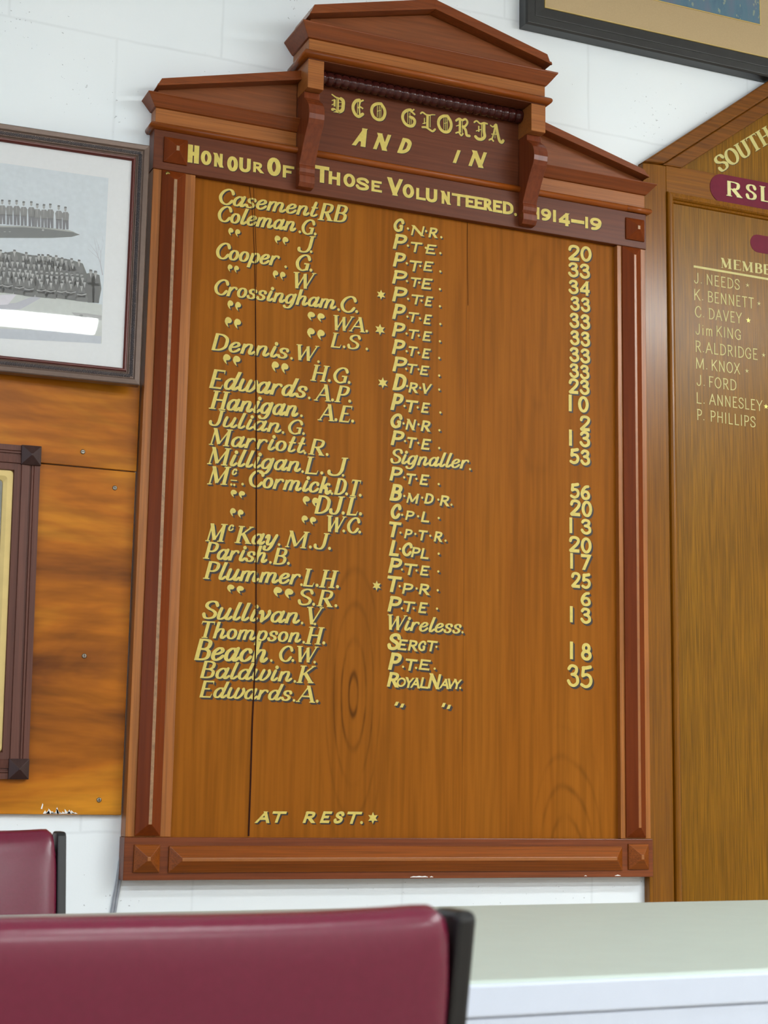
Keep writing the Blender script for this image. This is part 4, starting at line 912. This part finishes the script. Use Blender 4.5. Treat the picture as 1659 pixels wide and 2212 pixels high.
# the printed photograph, flat ink shapes on paper
GR = {}
def grey(v, tint=(0, 0, 0)):
    key = (v,)+tint
    if key not in GR: GR[key] = plain('photo_ink_%d' % len(GR), tuple(max(0, min(255, 84+.73*v+t)) for t in tint), 0.6, 0.2, vary=0.03, scale=120)
    return GR[key]
PD = .0130
pm = MB(); pmats = []
def ink(pts, v, lay, tint=(0, 0, 0)):
    m = grey(v, tint)
    if m not in pmats: pmats.append(m)
    pm.poly([(x, PD-.00004*lay, z) for x, z in (lp(*p, PD) for p in pts)], pmats.index(m))
pr_tr, pr_br = lp(235, 385, PD), lp(217, 743, PD)
xr_ = (pr_tr[0]+pr_br[0])/2; zt_, zb_ = pr_tr[1], pr_br[1]
m0 = grey(212, (-5, 2, 8)); pmats.append(m0)
pm.poly([(-xr_, PD, zb_), (xr_, PD, zb_), (xr_, PD, zt_), (-xr_, PD, zt_)], 0)
cp_ = lambda u, v: (u/5.82, 400+v/5.82)
def I(pts, v, lay, tint=(0, 0, 0)): ink([cp_(*p) for p in pts], v, lay, tint)
def blob(u, v, ru, rv, g, lay, n=10, a0=0, a1=360): I([(u+ru*math.cos(R(a0+(a1-a0)*k/n)), v-rv*math.sin(R(a0+(a1-a0)*k/n))) for k in range(n+(0 if a1-a0 == 360 else 1))], g, lay)
XF = -1300
I([(XF, 1330), (150, 1335), (500, 1385), (900, 1445), (1285, 1500), (1278, 1990), (XF, 1860)], 196, 1, (0, 3, 0))
I([(XF, 1740), (600, 1830), (1275, 1900), (1268, 1990), (XF, 1860)], 186, 2, (-2, 2, 10))
I([(XF, 1600), (200, 1480), (430, 1392), (520, 1415), (260, 1560), (XF, 1680)], 178, 2, (0, 0, 8))
I([(XF, 1450), (110, 1375), (210, 1372), (100, 1500), (XF, 1600)], 214, 3, (4, 0, 8))
I([(900, 1600), (1080, 1610), (1278, 1640), (1276, 1700), (1080, 1680), (940, 1640)], 160, 2)
blob(1020, 1637, 26, 12, 110, 3)
# bare tree at the right
for a, b_, w0, w1 in [((1290, 1130), (1262, 980), 14, 9), ((1262, 980), (1220, 860), 8, 5), ((1262, 985), (1268, 850), 7, 4), ((1220, 860), (1130, 740), 5, 2), ((1222, 870), (1180, 640), 5, 2), ((1268, 850), (1200, 660), 4, 2), ((1268, 850), (1290, 760), 4, 2), ((1240, 920), (1100, 800), 4, 2), ((1230, 890), (1240, 740), 4, 2), ((1300, 720), (1285, 640), 3, 2)]:
    d = math.hypot(b_[0]-a[0], b_[1]-a[1]); nx_, ny_ = -(b_[1]-a[1])/d, (b_[0]-a[0])/d
    I([(a[0]+nx_*w0/2, a[1]+ny_*w0/2), (a[0]-nx_*w0/2, a[1]-ny_*w0/2), (b_[0]-nx_*w1/2, b_[1]-ny_*w1/2), (b_[0]+nx_*w1/2, b_[1]+ny_*w1/2)], 172, 1, (0, 0, 6))
# the wing with a row of men standing on it
I([(XF, 512), (300, 520), (600, 540), (860, 570), (1006, 622), (900, 650), (640, 664), (300, 664), (XF, 656)], 92, 2, (0, 2, 2))
I([(XF, 498), (300, 512), (600, 534), (860, 565), (960, 596), (860, 585), (600, 552), (300, 530), (XF, 520)], 158, 3, (0, 3, 0))
for x in (48, 110): I([(x, 583), (x+24, 584), (x+24, 589), (x, 588)], 190, 4)
blob(540, 565, 14, 12, 170, 4)
for hu, hv, fv, g in [(-62-88*i, 176-(i*7) % 16, 484-(i*5) % 9, (i*3) % 7-3) for i in range(13)] + [ (28, 180, 490, 0), (118, 185, 497, 4), (208, 185, 503, -4), (297, 200, 510, 2), (393, 200, 520, 0), (468, 230, 525, 5), (552, 236, 535, 3), (632, 230, 542, -3), (738, 250, 550, 2), (822, 268, 557, 0)]:
    H = fv-hv
    I([(hu-26, hv+H*.24), (hu+28, hv+H*.24), (hu+46, hv+H*.34), (hu+40, hv+H*.62), (hu-36, hv+H*.62), (hu-44, hv+H*.34)], 112+g, 3)
    I([(hu-36, hv+H*.6), (hu+2, hv+H*.6), (hu-4, hv+H), (hu-34, hv+H)], 96+g, 3, (0, 0, 4)); I([(hu, hv+H*.6), (hu+40, hv+H*.6), (hu+40, hv+H), (hu+10, hv+H)], 96+g, 3, (0, 0, 4))
    I([(hu-8, hv+H*.26), (hu+6, hv+H*.26), (hu, hv+H*.6)], 140+g, 4)
    blob(hu, hv+38, 15, 26, 150, 4); I([(hu-17, hv+24), (hu-12, hv), (hu+16, hv+4), (hu+17, hv+22)], 78, 5)
# the seated and standing crowd
I([(XF, 840), (60, 850), (180, 830), (320, 870), (500, 890), (700, 905), (900, 940), (1040, 985), (1090, 1110), (1150, 1100), (1250, 1130), (1275, 1300), (1240, 1484), (900, 1446), (500, 1386), (150, 1338), (XF, 1332)], 84, 2, (0, 2, 0))
rnd = random.Random(3)
def man(u, v, g, lay, sz=1.0):
    I([(u-44*sz, v+64*sz), (u-20*sz, v+34*sz), (u+20*sz, v+34*sz), (u+44*sz, v+64*sz), (u+48*sz, v+150*sz), (u-48*sz, v+150*sz)], g, lay)
    I([(u-9*sz, v+36*sz), (u+9*sz, v+36*sz), (u+1*sz, v+80*sz)], 176, lay+1)
    blob(u, v+14*sz, 17*sz, 24*sz, 158+rnd.randint(-12, 22), lay+1)
    I([(u-18*sz, v+4*sz), (u-13*sz, v-18*sz), (u+15*sz, v-14*sz), (u+19*sz, v+4*sz)], 70+rnd.randint(-8, 8), lay+2)
top = [(-40-62*i, 800+(i*37) % 50) for i in range(19)] + [ (8, 815), (70, 845), (112, 858), (182, 815), (292, 872), (330, 845), (380, 882), (455, 888), (488, 870), (535, 872), (604, 872), (634, 890), (706, 885), (722, 938), (780, 912), (828, 930), (900, 922), (915, 968), (994, 940)]
for u, v in top: man(u, v+12, 96+rnd.randint(-10, 10), 3)
lay = 6
for v0, x1_, stp in ((950, 820, 66), (1030, 1050, 62), (1075, 1060, 60), (1140, 1110, 96)):
    u = -1260
    while u < x1_:
        man(u, v0+u*.085*(1 if v0 < 1100 else .8)+rnd.randint(-8, 8), 84+rnd.randint(-14, 10), lay); u += stp+rnd.randint(-8, 10)
    lay += 3
for u, v in ((1140, 1070), (1200, 1085)): man(u, v+10, 82, lay, 1.15); I([(u-46, v+150), (u+50, v+150), (u+44, 1480), (u-40, 1476)], 78, lay)
lay += 3
for u, v in tuple((-20-125*i, 1150+(i*11) % 20) for i in range(10)) + ((100, 1160), (245, 1180), (365, 1200), (520, 1215), (640, 1225), (775, 1230), (892, 1240), (1025, 1265)):
    man(u, v, 92+rnd.randint(-8, 8), lay); I([(u-80, v+150), (u-30, v+95), (u+40, v+95), (u+84, v+160), (u+60, v+185+20), (u-70, v+190)], 88+rnd.randint(-8, 8), lay)
    I([(u-60, v+100), (u, v+112), (u+62, v+98), (u+60, v+110), (u, v+124), (u-60, v+112)], 168, lay+1)
pm.build('photo_print', pmats, PIC, local=True, normals=False)

# ------------------------------------------------------------------ painting with the charcoal frame (top right)
x0p, z0p = 0.8066, 1.7235; wp_, hp_ = 0.760, 0.52
P2 = thing('framed_picture', (x0p+wp_/2, 0.0, ZB+z0p+hp_/2), 'large charcoal framed picture with beige mat and blue print, top right', 'framed picture')
MB().frame(wp_, hp_, [(0, .0328), (0, .004), (.004, 0), (.0205, 0), (.0215, .0012), (.0225, 0), (.044, .0015), (.0475, .007)]).build('frame', M['charcoal'], P2, local=True, bevel=0.0006)
MB().frame(wp_, hp_, [(.0475, .006), (.0482, .0045), (.0500, .0045), (.0508, .0105), (.0540, .0110)]).build('slip', M['goldslip'], P2, local=True)
MB().box(-wp_/2+.05, wp_/2-.05, .0108, .0125, -hp_/2+.05, hp_/2-.05).build('mat_board', M['beigemat'], P2, local=True)
MB().box(-wp_/2+.006, wp_/2-.006, .0127, .0326, -hp_/2+.006, hp_/2-.006).build('back_board', M['tan'], P2, local=True)
a, b2, c2 = at(1641, 52, .0105), at(1440, 0, .0105), None
k = NT('blue_print_ink'); co = k.coords()
n1 = k.noise(k.mapping(co, scale=(1, 1, .25)), 34, 4); n2 = k.noise(k.mapping(co, scale=(1, 1, .35)), 80, 3)
col = k.ramp(n1, [(.25, lin((70, 92, 122))), (.5, lin((92, 124, 142))), (.75, lin((112, 120, 140)))])
k.base(k.mix(k.math('MULTIPLY', k.math('GREATER_THAN', n2, .64), .55), col, lin((170, 176, 140)))); M['blueprint'] = k.set(.5, .3)
px1 = a.x-P2.location.x; pz0 = a.z+ZB-P2.location.z
MB().box(-px1, px1, .0098, .0107, pz0, -pz0).build('print', M['blueprint'], P2, local=True)
MB().frame(2*px1+.006, -2*pz0+.006, [(0, .0107), (0, .0094), (.0022, .0094), (.003, .0107)]).build('mat_fillet', M['goldslip'], P2, local=True)

# ------------------------------------------------------------------ timber planks on the left with the gilt-slip frame
XK = -0.0022
PU = MB().box(-0.505, XK, 0.020, YB, 0.6690, 0.8360)
PUo = zb(PU).build('plank', M['plank'], None, bevel=0.0012)
tag(PUo, 'figured orange timber plank just below the airmen photograph', 'timber plank')
PL_ = MB().box(-0.505, -0.0035, 0.020, YB, 0.0375, 0.6670)
PLo = zb(PL_).build('plank', M['plank'], None, bevel=0.0012)
tag(PLo, 'wide orange timber plank behind the gilt-slip frame, chipped at the bottom', 'timber plank')
def screw(px, py, par, slot=True):
    c = at(px, py, .0196); m = MB(); prof = [(.0046, .0200), (.0046, .0190), (.0030, .0180)]
    for r, y in prof: m.v += [(c.x+r*math.cos(R(30*k)), y, c.z+r*math.sin(R(30*k))) for k in range(12)]
    for i in range(2):
        for k in range(12): m.face((i*12+k, i*12+(k+1) % 12, (i+1)*12+(k+1) % 12, (i+1)*12+k), 0, True)
    m.face(range(24, 36))
    m.box(c.x-.003, c.x+.003, .0177, .0179, c.z-.0005, c.z+.0005, 1)
    if slot: m.box(c.x-.0005, c.x+.0005, .0177, .0179, c.z-.003, c.z+.003, 1)
    zb(m).build('screw', [M['steel'], M['crack']], par, normals=False)
screw(179, 976, PUo, False); screw(248, 1054, PLo); screw(182, 1417, PLo); screw(214, 1728, PLo)
chp = MB(); rnd = random.Random(5)
for i in range(16):
    x = 92+i*4.6+rnd.uniform(-2, 2); hgt = rnd.uniform(3, 15)*(1-abs(i-6)/14); p, q, r_ = at(x, 1757.6, .0197), at(x+9, 1758.2, .0197), at(x+rnd.uniform(-3, 7), 1757-hgt, .0197)
    chp.poly([(p.x, .0197, p.z), (q.x, .0197, q.z), (r_.x, .0197, r_.z)])
chp.poly([tuple((lambda v: (v.x, .0197, v.z))(at(*p, .0197))) for p in ((88, 1747), (92, 1735), (93.5, 1738), (91, 1748))])
zb(chp).build('chipped_paint', M['whitepaint'], PLo, normals=False)['label'] = 'white chipped patch'

fw, fh = 0.44, 0.5975
F3 = thing('picture_frame', (-0.1805-fw/2, 0.0198, ZB+0.3945), 'dark brown moulded frame with gilt slip and pyramid corner blocks', 'picture frame')
F3.rotation_euler = (0, R(-0.75), 0)
bw = .036
mem = MB()
def member(vertical, s):
    prof = [(0, 0), (0, -.010), (.0100, -.010), (.0110, -.0085), (.0118, -.010), (.0150, -.010), (.0160, -.0075), (.0185, -.0075), (.0190, -.010), (.0330, -.012), (.0340, -.009), (.0460, -.009), (.0475, -.004), (.0475, 0)]
    if vertical: pts = [(s*(fw/2-d), y) for d, y in prof]
    else: pts = [(s*(fh/2-d), y) for d, y in prof]
    n = len(pts); b = len(mem.v); L = (fh if vertical else fw)/2-.004
    for e in (-L, L): mem.v += [((x, y, e*1.0) if vertical else (e, y, x)) for x, y in pts]
    # mitre the inner edges
    for i, (d, y) in enumerate(prof):
        for j, e in enumerate((-1, 1)):
            cut = max(d, .004); x, yy, z = mem.v[b+j*n+i]
            mem.v[b+j*n+i] = (x, yy, e*(fh/2-cut)) if vertical else (e*(fw/2-cut), yy, z)
    for i in range(n-1): mem.face((b+i, b+i+1, b+n+i+1, b+n+i))
    mem.face(range(b, b+n)); mem.face(reversed(range(b+n, b+2*n)))
for s_ in (1, -1): member(True, s_); member(False, s_)
fo = mem.build('frame', M['darkframe'], F3, local=True)
for sx in (1, -1):
    for sz in (1, -1):
        x_, z_ = sx*(fw/2-bw/2+.0005), sz*(fh/2-bw/2+.0005)
        MB().frustum(x_-bw/2, x_+bw/2, z_-bw/2, z_+bw/2, 0.0, .023, .014, .003).build('corner_block', M['darkblock'], F3, local=True, bevel=0.0006)
def rrect(w, h, r, y): return [(sx*(w/2-r)+r*math.cos(R(a)), y, sz*(h/2-r)+r*math.sin(R(a))) for sx, sz, a0 in ((1, 1, 0), (-1, 1, 90), (-1, -1, 180), (1, -1, 270)) for a in (a0, a0+22.5, a0+45, a0+67.5, a0+90)]
gs = MB(); iw, ih = fw-.095, fh-.095
for w_, h_, r_, y_ in ((iw+.004, ih+.004, .008, -.0030), (iw, ih, .007, -.0062), (iw-.020, ih-.020, .006, -.0066), (iw-.034, ih-.034, .006, -.0040), (iw-.036, ih-.036, .006, -.0018)): gs.v += rrect(w_, h_, r_, y_)
for i in range(4):
    for k_ in range(20): gs.face((i*20+k_, i*20+(k_+1) % 20, (i+1)*20+(k_+1) % 20, (i+1)*20+k_))
gs.build('gilt_slip', M['goldslip'], F3, local=True)['label'] = 'gilt inner slip'
MB().box(-iw/2+.012, iw/2-.012, -.0020, -.0005, -ih/2+.012, ih/2-.012).build('photo_print', plain('faded_photo', (150, 150, 146), .5, .3), F3, local=True)
MB().box(-iw/2+.014, iw/2-.014, -.0038, -.0032, -ih/2+.014, ih/2-.014).build('glass', M['glass'], F3, local=True)

# grey cable coming down the wall from behind the honour board
cb_ = MB()
for dx in (0, .0052):
    cb_.tube([(x+dx, .0300, z+ZB) for x, z in ((.006, .02), (.004, -.0200), (0.0, -.0450), (-.0035, -.0800), (-.0075, -.1100), (-.0130, -.1550), (-.0150, -.25), (-.0150, -.52), (-.014, -.78))], .0028, 10)
tag(cb_.build('cable', M['cable']), 'thin grey twin cable hanging down the wall below the honour board', 'cable')

# ------------------------------------------------------------------ table
TX0, TX1, TY0, TY1 = -1.02, 1.14, -1.735, -1.02
T = thing('table', ((TX0+TX1)/2, (TY0+TY1)/2, 0), 'long cream laminate table with white edge in front of the boards', 'table')
MB().box(TX0, TX1, TY0, TY1, .722, .750).build('tabletop', [M['laminate']], T, bevel=.005, seg=3)
ed = MB(); ed.box(TX0+.001, TX1-.001, TY0-.004, TY0+.0006, .7225, .7475); ed.build('edge_strip', M['edge'], T, bevel=.002)
ap = MB(); ap.box(TX0+.02, TX1-.02, TY0-.0015, TY0+.024, .640, .7222); ap.box(TX0+.05, TX1-.05, TY1-.05, TY1-.026, .640, .7218)
ap.build('apron', M['edge'], T, bevel=.002)
for x in (TX0+.09, TX1-.09):
    for y in (TY0+.10, TY1-.10): MB().tube([(x, y, 0.0), (x, y, .7218)], .019, 16).build('leg', M['whitemetal'], T)

T.rotation_euler = (0, 0, R(3.3))

# ------------------------------------------------------------------ chairs
def make_chair(loc, rz, label):
    c = thing('chair', loc, label, 'chair', rz=rz)
    # local: sitter looks towards +y, backrest at -y; origin on the floor under the seat
    tilt = math.tan(R(10))
    def yb(z): return -.215 - (z-.45)*tilt
    for s in (1, -1):
        x0, x1 = (.2060, .2190) if s > 0 else (-.2190, -.2060)
        m = MB(); zt = .8265; D = .020
        pts = [(yb(zt)-D, zt-.003), (yb(zt)-D+.006, zt), (yb(zt)+D-.006, zt), (yb(zt)+D-.002, zt-.006), (yb(.47)+.022, .47), (-.205, .36), (-.232, 0), (-.262, 0), (-.240, .36), (yb(.47)-.016, .47)]
        m.prism_x(pts, x0, x1); m.build('side_frame', M['black'], c, local=True, bevel=.003)
        m = MB().tube([(s*.205, .205, 0), (s*.205, .200, .43)], .011, 12); m.build('leg', M['blacksteel'], c, local=True)
        m = MB().tube([(s*.205, -.215, .415), (s*.205, .205, .425)], .010, 12); m.build('seat_rail', M['blacksteel'], c, local=True)
    # padded backrest: rounded section, top edge sagging a little between the frames
    b = MB(); nx = 28; sec = 20; z0, z1 = .500, .8325
    for i in range(nx+1):
        x = -.2085+.4170*i/nx; e = abs(x)/.2085
        sag = .0055*(1-e**4); puff = 1+.18*(1-e**6); edge = (max(0, (e-.93)/.07))**2
        for k in range(sec):
            a = 2*math.pi*k/sec; ca, sa = math.cos(a), math.sin(a); pw = .32
            yy = .024*puff*(1-.10*edge)*math.copysign(abs(ca)**.4, ca); zz = (z1-sag-.004*edge+z0)/2 + (z1-sag-.004*edge-z0)/2*math.copysign(abs(sa)**pw, sa)
            b.v.append((x, yb(zz)+yy-.0015, zz))
    for i in range(nx):
        for k in range(sec): b.face((i*sec+k, i*sec+(k+1) % sec, (i+1)*sec+(k+1) % sec, (i+1)*sec+k), 0, True)
    b.face(range(sec)); b.face(range(nx*sec, (nx+1)*sec))
    o = b.build('backrest', M['vinyl'], c, local=True); sd = o.modifiers.new('soft', 'SUBSURF'); sd.levels = sd.render_levels = 1
    st = MB().box(-.200, .200, -.195, .235, .428, .478); o = st.build('seat', M['vinyl'], c, local=True, bevel=.018, seg=4)
    return c
make_chair((-.5305, -2.020+.2815, 0), 0.0, 'maroon vinyl chair in the foreground at the near side of the table')
make_chair((-.456, -.600-.2580, 0), math.pi, 'maroon vinyl chair against the wall on the far side of the table')
